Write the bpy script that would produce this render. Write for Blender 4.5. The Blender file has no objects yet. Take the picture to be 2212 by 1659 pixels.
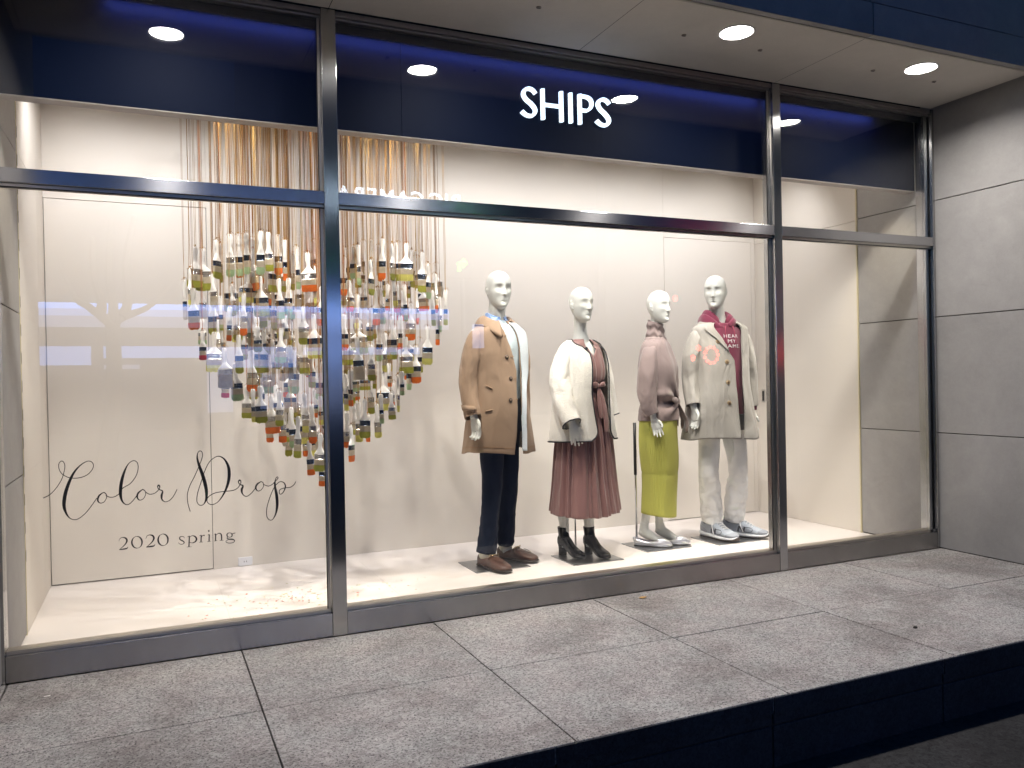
import bpy, bmesh, math, random
import numpy as np
from mathutils import Vector, Matrix, noise
R = math.radians
PI = math.pi
random.seed(7)
sc = bpy.context.scene
COL = sc.collection

# ------------------------------------------------------------------ camera, sky, exposure
CAMP = Vector((-0.1867, -3.8278, 1.1889)); YAW, PITCH, ROLL = 0.4199, -0.0057, -0.0194
FPX, VW, VH = 1758.6, 2212.0, 1659.0
_F = Vector((math.sin(YAW) * math.cos(PITCH), math.cos(YAW) * math.cos(PITCH), math.sin(PITCH)))
_R = Vector((math.cos(YAW), -math.sin(YAW), 0)); _U = _R.cross(_F)
_R2 = _R * math.cos(ROLL) + _U * math.sin(ROLL); _U2 = -_R * math.sin(ROLL) + _U * math.cos(ROLL)
cam = bpy.data.objects.new('camera', bpy.data.cameras.new('camera')); COL.objects.link(cam)
cam.data.sensor_width = 36; cam.data.lens = FPX / VW * 36; cam.data.clip_start = 0.05; cam.data.clip_end = 400
m = Matrix((_R2, _U2, -_F)).transposed().to_4x4(); m.translation = CAMP; cam.matrix_world = m
sc.camera = cam
def at(u, v, ax, val):
    """point of the photo (2212 px wide) on the plane  axis ax = val (metres)"""
    d = _F + _R2 * ((u - VW / 2) / FPX) + _U2 * ((VH / 2 - v) / FPX)
    return CAMP + d * ((val - CAMP[ax]) / d[ax])

w = bpy.data.worlds.new('World'); sc.world = w; w.use_nodes = True
nt = w.node_tree; bg = nt.nodes['Background']
sky = nt.nodes.new('ShaderNodeTexSky'); sky.sky_type = 'NISHITA'; sky.sun_disc = False
sky.sun_elevation = R(4.6); sky.sun_rotation = R(180); sky.ozone_density = 6.5; sky.dust_density = 0.0
nt.links.new(sky.outputs[0], bg.inputs[0]); bg.inputs[1].default_value = 0.105
sc.view_settings.view_transform = 'Standard'; sc.view_settings.look = 'None'
sc.view_settings.gamma = 1; sc.view_settings.exposure = 0.48
sc.view_settings.use_curve_mapping = False
cy = sc.cycles
cy.use_denoising = True; cy.max_bounces = 8; cy.diffuse_bounces = 4; cy.glossy_bounces = 4
cy.transparent_max_bounces = 24; cy.sample_clamp_indirect = 6; cy.caustics_reflective = False; cy.caustics_refractive = False

# ------------------------------------------------------------------ materials
MATS = {}
def mat(name, col, rough=0.6, metal=0.0, bump=None, vary=None, emit=None, spec=0.5, sheen=0.0, aniso=None, wr=None):
    """bump=(scale, strength, (sx,sy,sz))  vary=(scale, amount, detail)"""
    if name in MATS: return MATS[name]
    mt = bpy.data.materials.new(name); mt.use_nodes = True; MATS[name] = mt
    n = mt.node_tree.nodes; l = mt.node_tree.links; p = n['Principled BSDF']
    p.inputs['Base Color'].default_value = (*col, 1); p.inputs['Roughness'].default_value = rough
    p.inputs['Metallic'].default_value = metal; p.inputs['Specular IOR Level'].default_value = spec
    if sheen: p.inputs['Sheen Weight'].default_value = sheen; p.inputs['Sheen Roughness'].default_value = 0.5
    tc = n.new('ShaderNodeTexCoord')
    if vary:
        t = n.new('ShaderNodeTexNoise'); t.inputs['Scale'].default_value = vary[0]; t.inputs['Detail'].default_value = vary[2] if len(vary) > 2 else 4
        l.new(tc.outputs['Object'], t.inputs['Vector'])
        r = n.new('ShaderNodeMapRange'); r.inputs[1].default_value = .25; r.inputs[2].default_value = .75
        r.inputs[3].default_value = 1 - vary[1]; r.inputs[4].default_value = 1 + vary[1]
        l.new(t.outputs[0], r.inputs[0])
        mx = n.new('ShaderNodeVectorMath'); mx.operation = 'SCALE'; mx.inputs[0].default_value = col
        l.new(r.outputs[0], mx.inputs['Scale']); l.new(mx.outputs[0], p.inputs['Base Color'])
    if bump:
        mp = n.new('ShaderNodeMapping'); mp.inputs['Scale'].default_value = bump[2] if len(bump) > 2 else (1, 1, 1)
        l.new(tc.outputs['Object'], mp.inputs[0])
        t = n.new('ShaderNodeTexNoise'); t.inputs['Scale'].default_value = bump[0]; t.inputs['Detail'].default_value = 5
        l.new(mp.outputs[0], t.inputs['Vector'])
        b = n.new('ShaderNodeBump'); b.inputs['Strength'].default_value = bump[1]; b.inputs['Distance'].default_value = 0.01
        l.new(t.outputs[0], b.inputs['Height']); l.new(b.outputs[0], p.inputs['Normal'])
    if wr:     # soft cloth creases: (scale, strength, (sx, sy, sz))
        mp = n.new('ShaderNodeMapping'); mp.inputs['Scale'].default_value = wr[2]; l.new(tc.outputs['Object'], mp.inputs[0])
        t = n.new('ShaderNodeTexNoise'); t.inputs['Scale'].default_value = wr[0]; t.inputs['Detail'].default_value = 3; t.inputs['Distortion'].default_value = 1.2
        l.new(mp.outputs[0], t.inputs['Vector'])
        b = n.new('ShaderNodeBump'); b.inputs['Strength'].default_value = wr[1]; b.inputs['Distance'].default_value = 0.04
        l.new(t.outputs[0], b.inputs['Height'])
        if p.inputs['Normal'].is_linked:
            l.new(p.inputs['Normal'].links[0].from_socket, b.inputs['Normal'])
        l.new(b.outputs[0], p.inputs['Normal'])
    if emit:
        p.inputs['Emission Color'].default_value = (*emit[0], 1); p.inputs['Emission Strength'].default_value = emit[1]
    if aniso:
        p.inputs['Anisotropic'].default_value = aniso[0]
        cx = n.new('ShaderNodeCombineXYZ')
        for i in range(3): cx.inputs[i].default_value = aniso[1][i]
        l.new(cx.outputs[0], p.inputs['Tangent'])
    return mt
def glass_mat():
    mt = bpy.data.materials.new('window_glass'); mt.use_nodes = True; MATS['glass'] = mt
    n = mt.node_tree.nodes; l = mt.node_tree.links; n.remove(n['Principled BSDF']); o = n['Material Output']
    t = n.new('ShaderNodeBsdfTransparent'); t.inputs[0].default_value = (.985, .99, .985, 1)
    g = n.new('ShaderNodeBsdfGlossy'); g.inputs['Roughness'].default_value = 0.0; g.inputs[0].default_value = (1, 1, 1, 1)
    lw = n.new('ShaderNodeLayerWeight'); lw.inputs[0].default_value = .5
    pw = n.new('ShaderNodeMath'); pw.operation = 'POWER'; pw.inputs[1].default_value = 5; l.new(lw.outputs['Facing'], pw.inputs[0])
    f = n.new('ShaderNodeMath'); f.operation = 'MULTIPLY_ADD'; f.inputs[1].default_value = .95; f.inputs[2].default_value = .040; l.new(pw.outputs[0], f.inputs[0])
    x = n.new('ShaderNodeMixShader'); l.new(f.outputs[0], x.inputs[0]); l.new(t.outputs[0], x.inputs[1]); l.new(g.outputs[0], x.inputs[2])
    l.new(x.outputs[0], o.inputs[0]); return mt
def granite(name, base, dark, scale=1.0, rough=0.75, darkamt=1.0):
    mt = bpy.data.materials.new(name); mt.use_nodes = True; MATS[name] = mt
    n = mt.node_tree.nodes; l = mt.node_tree.links; p = n['Principled BSDF']; p.inputs['Roughness'].default_value = rough
    p.inputs['Specular IOR Level'].default_value = .35
    g = n.new('ShaderNodeNewGeometry')
    def nz(sc_, det=3, rough_=.6):
        t = n.new('ShaderNodeTexNoise'); t.inputs['Scale'].default_value = sc_; t.inputs['Detail'].default_value = det; t.inputs['Roughness'].default_value = rough_
        l.new(g.outputs['Position'], t.inputs['Vector']); return t
    def ramp(src, a, b, ca, cb):
        r = n.new('ShaderNodeValToRGB'); r.color_ramp.elements[0].position = a; r.color_ramp.elements[1].position = b
        r.color_ramp.elements[0].color = ca; r.color_ramp.elements[1].color = cb; l.new(src, r.inputs[0]); return r
    v = n.new('ShaderNodeTexVoronoi'); v.inputs['Scale'].default_value = 95 * scale; l.new(g.outputs['Position'], v.inputs['Vector'])
    sep = n.new('ShaderNodeSeparateColor'); l.new(v.outputs['Color'], sep.inputs[0])
    crys = ramp(sep.outputs[0], 0.0, 1.0, (.74, .72, .72, 1), (1.22, 1.22, 1.2, 1))
    specks = ramp(nz(118 * scale, 2).outputs[0], .37, .45, (dark, dark, dark * 1.03, 1), (1, 1, 1, 1))
    fine = ramp(nz(320 * scale, 2).outputs[0], .35, .6, (.72, .71, .71, 1), (1.1, 1.1, 1.1, 1))
    big = ramp(nz(2.2, 5, .65).outputs[0], .32, .68, (.80, .79, .79, 1), (1.1, 1.09, 1.08, 1))
    hue = ramp(nz(5, 3).outputs[0], .35, .65, (1.0, .97, .97, 1), (.97, 1.0, 1.0, 1))
    last = None
    vg = n.new('ShaderNodeTexVoronoi'); vg.inputs['Scale'].default_value = 3.1; l.new(g.outputs['Position'], vg.inputs['Vector'])
    gum = ramp(vg.outputs['Distance'], .030, .050, (.62, .60, .59, 1), (1, 1, 1, 1))
    stain = ramp(nz(1.1, 6, .75).outputs[0], .40, .52, (.80, .78, .77, 1), (1, 1, 1, 1))
    for r in (crys, specks, fine, big, hue, gum, stain):
        if last is None: last = r.outputs[0]; continue
        mx = n.new('ShaderNodeMix'); mx.data_type = 'RGBA'; mx.blend_type = 'MULTIPLY'; mx.inputs[0].default_value = 1
        l.new(last, mx.inputs[6]); l.new(r.outputs[0], mx.inputs[7]); last = mx.outputs[2]
    mx = n.new('ShaderNodeMix'); mx.data_type = 'RGBA'; mx.blend_type = 'MULTIPLY'; mx.inputs[0].default_value = 1
    oi = n.new('ShaderNodeObjectInfo'); rr = ramp(oi.outputs['Random'], 0, 1, (*[c * .93 for c in base], 1), (*[c * 1.07 for c in base], 1))
    l.new(last, mx.inputs[6]); l.new(rr.outputs[0], mx.inputs[7]); l.new(mx.outputs[2], p.inputs['Base Color'])
    b = n.new('ShaderNodeBump'); b.inputs['Strength'].default_value = .5; b.inputs['Distance'].default_value = .002
    l.new(nz(260 * scale, 4, .7).outputs[0], b.inputs['Height']); l.new(b.outputs[0], p.inputs['Normal'])
    return mt
glass_mat()
granite('deck_granite', (.44, .428, .425), .28)
granite('asphalt', (.036, .036, .038), .5, .6, .85)
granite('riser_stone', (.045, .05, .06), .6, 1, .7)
def stone(name, base, amt=.10):
    mt = bpy.data.materials.new(name); mt.use_nodes = True; MATS[name] = mt
    n = mt.node_tree.nodes; l = mt.node_tree.links; p = n['Principled BSDF']; p.inputs['Roughness'].default_value = .7
    p.inputs['Specular IOR Level'].default_value = .3
    g = n.new('ShaderNodeNewGeometry'); last = None
    oi = n.new('ShaderNodeObjectInfo')
    for s, a, dt in ((1.3, amt, 6), (6, amt * .7, 5), (60, amt * .35, 4), (300, amt * .3, 2)):
        t = n.new('ShaderNodeTexNoise'); t.inputs['Scale'].default_value = s; t.inputs['Detail'].default_value = dt; t.inputs['Roughness'].default_value = .65; t.inputs['Distortion'].default_value = .6
        t.noise_dimensions = '4D'; l.new(oi.outputs['Random'], t.inputs['W'])
        l.new(g.outputs['Position'], t.inputs['Vector'])
        r = n.new('ShaderNodeMapRange'); r.inputs[1].default_value = .3; r.inputs[2].default_value = .7; r.inputs[3].default_value = 1 - a; r.inputs[4].default_value = 1 + a
        l.new(t.outputs[0], r.inputs[0])
        mx = n.new('ShaderNodeVectorMath'); mx.operation = 'SCALE'
        if last is None: mx.inputs[0].default_value = base
        else: l.new(last, mx.inputs[0])
        l.new(r.outputs[0], mx.inputs['Scale']); last = mx.outputs[0]
    l.new(last, p.inputs['Base Color'])
    b = n.new('ShaderNodeBump'); b.inputs['Strength'].default_value = .3; b.inputs['Distance'].default_value = .002
    t = n.new('ShaderNodeTexNoise'); t.inputs['Scale'].default_value = 150; l.new(g.outputs['Position'], t.inputs['Vector'])
    l.new(t.outputs[0], b.inputs['Height']); l.new(b.outputs[0], p.inputs['Normal']); return mt
stone('wall_stone', (.335, .325, .318)); stone('soffit_board', (.62, .585, .54), .05); stone('fascia_stone', (.30, .30, .30), .12)
STEEL_H = mat('steel_horizontal', (.50, .50, .51), .23, 1, aniso=(.92, (0, 0, 1)), bump=(1, .008, (3, 900, 900)))
STEEL_V = mat('steel_vertical', (.46, .46, .46), .20, 1, aniso=(.92, (1, 0, 0)), bump=(1, .008, (900, 900, 3)))
STEEL_B = mat('steel_base', (.40, .385, .375), .26, 1, aniso=(.9, (0, 0, 1)), bump=(1, .02, (3, 900, 900)), vary=(3, .12))
BEAD = mat('steel_bead', (.62, .58, .52), .3, 1)
GASKET = mat('black_gasket', (.02, .02, .022), .5)
BEIGE = mat('beige_wall_paint', (.765, .715, .645), .55, bump=(90, .06), vary=(3, .015))
WOODEDGE = mat('pale_wood_edge', (.72, .64, .42), .5)
FLOORM = mat('window_floor_vinyl', (.82, .765, .73), .38, bump=(60, .02), vary=(2.5, .02))
CEILM = mat('window_ceiling_paint', (.35, .33, .31), .8)
DARKC = mat('unlit_gap_black', (.015, .016, .02), .6)
NAVY = mat('navy_sign_board', (.003, .006, .019), .55, bump=(40, .03), spec=.06)
TRIM = mat('grey_board_trim', (.42, .38, .36), .5)
SHADOWGAP = mat('seam_dark', (.05, .045, .04), .9)
SKIN = mat('mannequin_white', (.68, .69, .65), .42, bump=(300, .02))

# ------------------------------------------------------------------ mesh helpers
def link(name, me, mats, parent=None, smooth=True):
    o = bpy.data.objects.new(name, me); COL.objects.link(o)
    for x in (mats if isinstance(mats, (list, tuple)) else [mats]): me.materials.append(x)
    if smooth:
        me.polygons.foreach_set('use_smooth', [True] * len(me.polygons))
    if parent is not None: o.parent = parent
    return o
class MB:
    def __init__(s): s.v = []; s.f = []; s.mi = []
    def add(s, v, f, mi=0):
        b = len(s.v); s.v += [tuple(x) for x in v]; s.f += [tuple(b + i for i in q) for q in f]; s.mi += [mi] * len(f)
    def box(s, x0, y0, z0, x1, y1, z1, mi=0):
        v = [(x0, y0, z0), (x1, y0, z0), (x1, y1, z0), (x0, y1, z0), (x0, y0, z1), (x1, y0, z1), (x1, y1, z1), (x0, y1, z1)]
        s.add(v, [(0, 3, 2, 1), (4, 5, 6, 7), (0, 1, 5, 4), (1, 2, 6, 5), (2, 3, 7, 6), (3, 0, 4, 7)], mi)
    def tube(s, pts, rad, seg=10, mi=0, ref=Vector((1, 0, 0)), caps=True):
        """rad: list of r or (rx, ry); rx along ref"""
        P = [Vector(p) for p in pts]; n = len(P); rings = []
        for i, p in enumerate(P):
            t = (P[min(i + 1, n - 1)] - P[max(i - 1, 0)]).normalized()
            rf = ref if abs(t.dot(ref)) < .95 else Vector((0, 0, 1)) if abs(t.z) < .9 else Vector((0, 1, 0))
            a = (rf - t * rf.dot(t)).normalized(); b = t.cross(a)
            r = rad[i] if isinstance(rad, (list, tuple)) else rad
            rx, ry = (r if isinstance(r, (tuple, list)) else (r, r))
            rings.append([p + a * (rx * math.cos(2 * PI * k / seg)) + b * (ry * math.sin(2 * PI * k / seg)) for k in range(seg)])
        v = [q for r_ in rings for q in r_]; f = []
        for i in range(n - 1):
            for k in range(seg):
                k2 = (k + 1) % seg; f.append((i * seg + k, i * seg + k2, (i + 1) * seg + k2, (i + 1) * seg + k))
        if caps:
            f.append(tuple(reversed(range(seg)))); f.append(tuple(range((n - 1) * seg, n * seg)))
        s.add(v, f, mi)
    def ell(s, c, r, seg=16, ring=10, mi=0):
        v = []; f = []
        for i in range(ring + 1):
            ph = PI * i / ring
            for k in range(seg):
                th = 2 * PI * k / seg
                v.append((c[0] + r[0] * math.sin(ph) * math.cos(th), c[1] + r[1] * math.sin(ph) * math.sin(th), c[2] + r[2] * math.cos(ph)))
        for i in range(ring):
            for k in range(seg):
                k2 = (k + 1) % seg; f.append((i * seg + k, (i + 1) * seg + k, (i + 1) * seg + k2, i * seg + k2))
        s.add(v, f, mi)
    def mesh(s, name):
        me = bpy.data.meshes.new(name); me.from_pydata(s.v, [], s.f); me.polygons.foreach_set('material_index', s.mi); me.update(); return me
    def build(s, name, mats, parent=None, smooth=False, bevel=0, seg=2):
        o = link(name, s.mesh(name), mats, parent, smooth)
        if bevel:
            b = o.modifiers.new('bevel', 'BEVEL'); b.width = bevel; b.segments = seg; b.limit_method = 'ANGLE'
        return o
def tag(o, label=None, cat=None, group=None, kind=None):
    if label: o['label'] = label
    if cat: o['category'] = cat
    if group: o['group'] = group
    if kind: o['kind'] = kind
    return o
def empty(name, loc=(0, 0, 0), rz=0):
    o = bpy.data.objects.new(name, None); COL.objects.link(o); o.location = loc; o.rotation_euler.z = rz
    o.empty_display_size = .1; return o
def box(name, a, b, mt, parent=None, bevel=0):
    M = MB(); M.box(*a, *b); return M.build(name, mt, parent, False, bevel)
def cr(pts, n):
    """Catmull-Rom through rows of floats -> n samples per span"""
    P = np.array(pts, float); out = []
    for i in range(len(P) - 1):
        p0 = P[max(i - 1, 0)]; p1 = P[i]; p2 = P[i + 1]; p3 = P[min(i + 2, len(P) - 1)]
        for k in range(n):
            t = k / n
            out.append(.5 * ((2 * p1) + (-p0 + p2) * t + (2 * p0 - 5 * p1 + 4 * p2 - p3) * t * t + (-p0 + 3 * p1 - 3 * p2 + p3) * t ** 3))
    out.append(P[-1]); return np.array(out)
def curve_tube(M, pts, rad, seg=10, n=5, **k):
    rows = [list(p) + list(r if isinstance(r, (tuple, list)) else (r, r)) for p, r in zip(pts, rad)]
    q = cr(rows, n); M.tube([x[:3] for x in q], [(abs(x[3]), abs(x[4])) for x in q], seg, **k)
def spot(name, loc, tgt, power, ang, col, blend=.6, size=.05):
    L = bpy.data.lights.new(name, 'SPOT'); L.energy = power; L.spot_size = R(ang); L.spot_blend = blend; L.color = col; L.shadow_soft_size = size
    o = bpy.data.objects.new(name, L); COL.objects.link(o); o.location = loc
    o.rotation_euler = (Vector(tgt) - Vector(loc)).to_track_quat('-Z', 'Y').to_euler(); return o

# ------------------------------------------------------------------ large structure
XL, XR, YB, ZC = -.749, 4.658, 1.789, 3.02
SOF, FY, EDGE, JY, STREET, ZFL = 2.944, -.696, -1.480, -.740, -.262, -.006
# street and deck
M = MB(); M.add([(-60, EDGE + .3, STREET), (-60, -60, STREET), (60, -60, STREET), (60, EDGE + .3, STREET)], [(0, 1, 2, 3)])
tag(M.build('street', MATS['asphalt']), 'dark asphalt street below the raised stone step', kind='structure')
deck = empty('pavement', (0, 0, 0)); tag(deck, 'raised granite paving in front of the shop window', kind='structure')
xs = [.170 + .9 * k for k in range(-4, 7)]
g = .0028
for i in range(len(xs) - 1):
    for (y0, y1) in ((EDGE, JY), (JY, -.002)):
        x1 = min(xs[i + 1], XR); x0 = xs[i]
        if x0 > XR or (y1 > JY and x1 < XL - 1.2): continue
        x1f = x1 if xs[i + 1] <= XR else (xs[i + 1] if y0 == EDGE and False else XR)
        t = box('tile', (x0 + g, y0 + g, -.06), (x1f - g, y1 - g, random.uniform(-.0012, .0006)), MATS['deck_granite'], deck, .002)
M = MB(); M.box(xs[0], EDGE + .012, STREET - .05, XR, 0, -.02); M.build('joint_bed', SHADOWGAP, deck)
for i in range(len(xs) - 1):
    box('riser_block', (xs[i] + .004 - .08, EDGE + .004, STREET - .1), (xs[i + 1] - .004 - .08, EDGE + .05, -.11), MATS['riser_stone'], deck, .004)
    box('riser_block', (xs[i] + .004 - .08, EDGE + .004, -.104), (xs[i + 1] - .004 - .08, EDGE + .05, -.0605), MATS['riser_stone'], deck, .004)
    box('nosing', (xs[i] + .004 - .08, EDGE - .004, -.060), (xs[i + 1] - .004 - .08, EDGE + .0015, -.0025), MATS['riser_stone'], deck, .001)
# side walls of stone slabs
def slabs(root, x0, x1, y0, y1, side):
    zz = [-.0, .774, 1.5525, 2.333, 3.11, 3.89]
    for i in range(5):
        if i == 0: z0 = -.0
        M = MB(); M.box(x0, y0, zz[i] + .003, x1, y1, zz[i + 1] - .003)
        M.build('slab', MATS['wall_stone'], root, False, .002)
rw = empty('side_wall', (XR, 0, 0)); tag(rw, 'grey stone slab wall at the right end of the shop front', 'wall', kind='structure')
rw.location = (0, 0, 0)
for a, b in ((-1.484, -1.205), (-1.2, .657)):
    slabs(rw, XR, XR + .06, a, b, 1)
M = MB(); M.box(XR + .012, -1.475, -.3, XR + .4, .66, 3.9); M.build('slab_backing', SHADOWGAP, rw)
lw = empty('side_wall'); tag(lw, 'grey stone slab wall at the left end of the shop front', 'wall', kind='structure')
for a, b in ((-1.4, .737),): slabs(lw, XL - .06, XL, a, b, -1)
M = MB(); M.box(XL - .4, -1.4, -.3, XL - .012, .74, 3.9); M.build('slab_backing', SHADOWGAP, lw)
# soffit with recessed panel joints, fascia blocks above
sof = empty('soffit'); tag(sof, 'grey soffit over the shop window with recessed downlights', kind='structure')
HOLES = [-.071 + 1.336 * k for k in range(-1, 4)]
LY, LR = -.491, .088
for k in range(-2, 4):
    x0 = 1.955 + 1.336 * (k - 1) + .0; x1 = x0 + 1.336
    x0 = max(x0, -3.4); x1 = min(x1, XR - .001)
    if x1 - x0 < .2: continue
    bm = bmesh.new(); xc = [h for h in HOLES if x0 < h < x1]
    # slab with a round hole: outer quad bridged to the circle
    me = bpy.data.meshes.new('soffit_panel'); X0, X1, Y0, Y1 = x0 + .0015, x1 - .0015, FY + .016, -.001
    if xc:
        n = 48; c = (xc[0], LY); ring = [(c[0] + LR * math.cos(2 * PI * i / n), c[1] + LR * math.sin(2 * PI * i / n)) for i in range(n)]
        outer = []
        for i in range(n):
            a = 2 * PI * i / n; dx, dy = math.cos(a), math.sin(a)
            t = min(((X1 - c[0]) / dx if dx > 1e-6 else (X0 - c[0]) / dx if dx < -1e-6 else 9), ((Y1 - c[1]) / dy if dy > 1e-6 else (Y0 - c[1]) / dy if dy < -1e-6 else 9))
            outer.append((c[0] + dx * t, c[1] + dy * t))
        # snap nearest to corners
        for cx_, cy_ in ((X0, Y0), (X0, Y1), (X1, Y0), (X1, Y1)):
            j = min(range(n), key=lambda q: (outer[q][0] - cx_) ** 2 + (outer[q][1] - cy_) ** 2); outer[j] = (cx_, cy_)
        v = [(x, y, SOF) for x, y in outer] + [(x, y, SOF) for x, y in ring] + [(x, y, SOF + .05) for x, y in ring]
        f = [(i, (i + 1) % n, n + (i + 1) % n, n + i) for i in range(n)] + [(n + i, n + (i + 1) % n, 2 * n + (i + 1) % n, 2 * n + i) for i in range(n)]
    else:
        v = [(X0, Y0, SOF), (X1, Y0, SOF), (X1, Y1, SOF), (X0, Y1, SOF)]; f = [(0, 1, 2, 3)]
    me.from_pydata(v, [], f); me.update(); link('panel', me, MATS['soffit_board'], sof, False)
M = MB(); M.box(-3.4, FY + .002, SOF - .004, XR, FY + .014, SOF + .03); M.build('edge_strip', mat('soffit_edge', (.45, .42, .38), .6), sof)
M = MB(); M.box(-3.4, FY, SOF + .12, XR + 2, .02, SOF + .14); M.build('slab_backing', SHADOWGAP, sof)
fas = empty('fascia'); tag(fas, 'dark stone fascia above the soffit', kind='structure')
for r_, (z0, z1) in enumerate(((SOF - .002, 3.109), (3.113, 3.62), (3.624, 4.2))):
    for k in range(-4, 5):
        x0 = 1.955 + 1.336 * (k - 1) + (0 if r_ != 1 else -.02); box('block', (x0 + .002, FY - .04, z0), (x0 + 1.332, FY, z1), MATS['fascia_stone'], fas, .002)
M = MB(); M.box(-5, FY + .001, 3.1, 8, FY + .1, 4.2); M.build('block_backing', SHADOWGAP, fas)

# window room
wf = MB(); wf.box(XL - .02, .101, ZFL - .1, XR + .02, YB + .3, ZFL); wf = wf.build('floor', FLOORM)
tag(wf, 'pale cream floor of the display window', kind='structure')
ce = MB(); ce.box(XL - .1, .215, ZC, XR + .1, YB + .3, ZC + .1); tag(ce.build('ceiling', CEILM), 'ceiling of the display window', kind='structure')
bw = empty('back_wall'); tag(bw, 'beige panelled back wall of the display window', kind='structure')
def panel(root, name, x0, z0, x1, z1, y=YB, g=.0022, proud=0.0, th=.02, label=None):
    o = box(name, (x0 + g, y - proud, z0 + g), (x1 - g, y + th, z1 - g), BEIGE, root, .0012)
    if label: o['label'] = label
    return o
DZ = 2.337
panel(bw, 'wall_panel', XL - .2, ZFL, -.745, DZ, g=.0006)
d1 = panel(bw, 'door_panel', -.745, ZFL + .004, .176, DZ, proud=.001, g=.0032)
panel(bw, 'wall_panel', .176, ZFL, 3.713, ZC, g=.0004)
panel(bw, 'wall_panel', XL - .2, DZ, .176, ZC, g=.0004)
d2 = panel(bw, 'door_panel', 3.713, ZFL + .004, 4.617, DZ, proud=.001, g=.0022)
panel(bw, 'wall_panel', 3.713, DZ, XR + .1, ZC, g=.0004); panel(bw, 'wall_panel', 4.617, ZFL, XR + .1, DZ, g=.001)
M = MB(); M.box(XL - .3, YB + .0205, -.1, XR + .3, YB + .1, ZC + .1); M.build('panel_backing', SHADOWGAP, bw)
def sidep(root, name, x, y0, z0, y1, z1, g=.0015, th=.02):
    s = 1 if x > 0 else -1; a, b = sorted((x, x + s * th))
    return box(name, (a, y0 + g, z0 + g), (b, y1 - g, z1 - g), BEIGE, root, .001)
rwi = empty('side_wall'); tag(rwi, 'beige inner side wall with a flush door at the right of the window', kind='structure')
sidep(rwi, 'door_panel', XR - .004, .672, ZFL, 1.765, 2.32); sidep(rwi, 'wall_panel', XR - .004, .672, 2.32, YB, ZC); sidep(rwi, 'wall_panel', XR - .004, 1.765, ZFL, YB, 2.32)
M = MB(); M.box(XR - .006, .6612, ZFL, XR + .03, .671, ZC); M.build('wood_edge', WOODEDGE, rwi)
M = MB(); M.box(XR + .017, .66, -.1, XR + .2, YB + .1, ZC + .1); M.build('panel_backing', SHADOWGAP, rwi)
# recessed pull of the right door
t = empty('door_pull', (XR - .004, 1.70, 1.005)); tag(t, 'small steel recessed pull on the flush door behind the right mannequin', 'door handle')
M = MB(); M.box(-.003, -.019, -.055, 0, .019, .055); M.build('plate', mat('satin_steel', (.6, .58, .55), .3, 1), t, False, .001)
M = MB(); M.box(-.0045, -.010, -.042, -.0032, .010, .042); M.build('slot', GASKET, t)
lwi = empty('side_wall'); tag(lwi, 'beige inner side wall at the left of the window', kind='structure')
XLI = XL + .0
sidep(lwi, 'wall_panel', XLI + .002, .745, ZFL, YB, DZ, .001); sidep(lwi, 'wall_panel', XLI + .002, .745, DZ, YB, ZC, .001)
M = MB(); M.box(XL - .1, .7375, ZFL, XL + .003, .7445, ZC); M.build('wood_edge', WOODEDGE, lwi)
M = MB()
for k in range(16):
    z = .35 + k * .137; M.box(XL + .0031, .7385, z, XL + .0042, .7435, z + .055)
o = M.build('edge_slot', SHADOWGAP, lwi); o['kind'] = 'stuff'
M = MB(); M.box(XL - .3, .745, -.1, XL - .0185, YB + .1, ZC + .1); M.build('panel_backing', SHADOWGAP, lwi)
# wall socket on the back wall
t = empty('wall_socket', (.372, YB - .001, .018)); tag(t, 'white electrical wall socket low on the beige back wall', 'power socket')
M = MB(); M.box(-.045, -.008, -.020, .045, 0, .036); M.build('cover', mat('socket_plastic', (.75, .75, .78), .4), t, False, .003)
M = MB()
M.box(-.009, -.0092, .002, -.006, -.0081, .012); M.box(.006, -.0092, .002, .009, -.0081, .012); M.build('slot', GASKET, t)

# ------------------------------------------------------------------ window frame and glass
fr = empty('window_frame'); tag(fr, 'brushed steel shop window frame with three bays and a transom', 'window frame')
MX = [(XL - .004, XL + .006), (.581, .649), (3.274, 3.332), (XR - .062, XR - .001)]
BZ, T0, T1, HZ = .107, 2.027, 2.085, 2.905
GY0, GY1 = .042, .052
def mull(x0, x1, name='mullion'):
    M = MB(); M.box(x0, 0, 0.0, x1, .1, SOF - .003); M.build(name, STEEL_V, fr, False, .0015)
mull(*MX[1]); mull(*MX[2])
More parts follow.
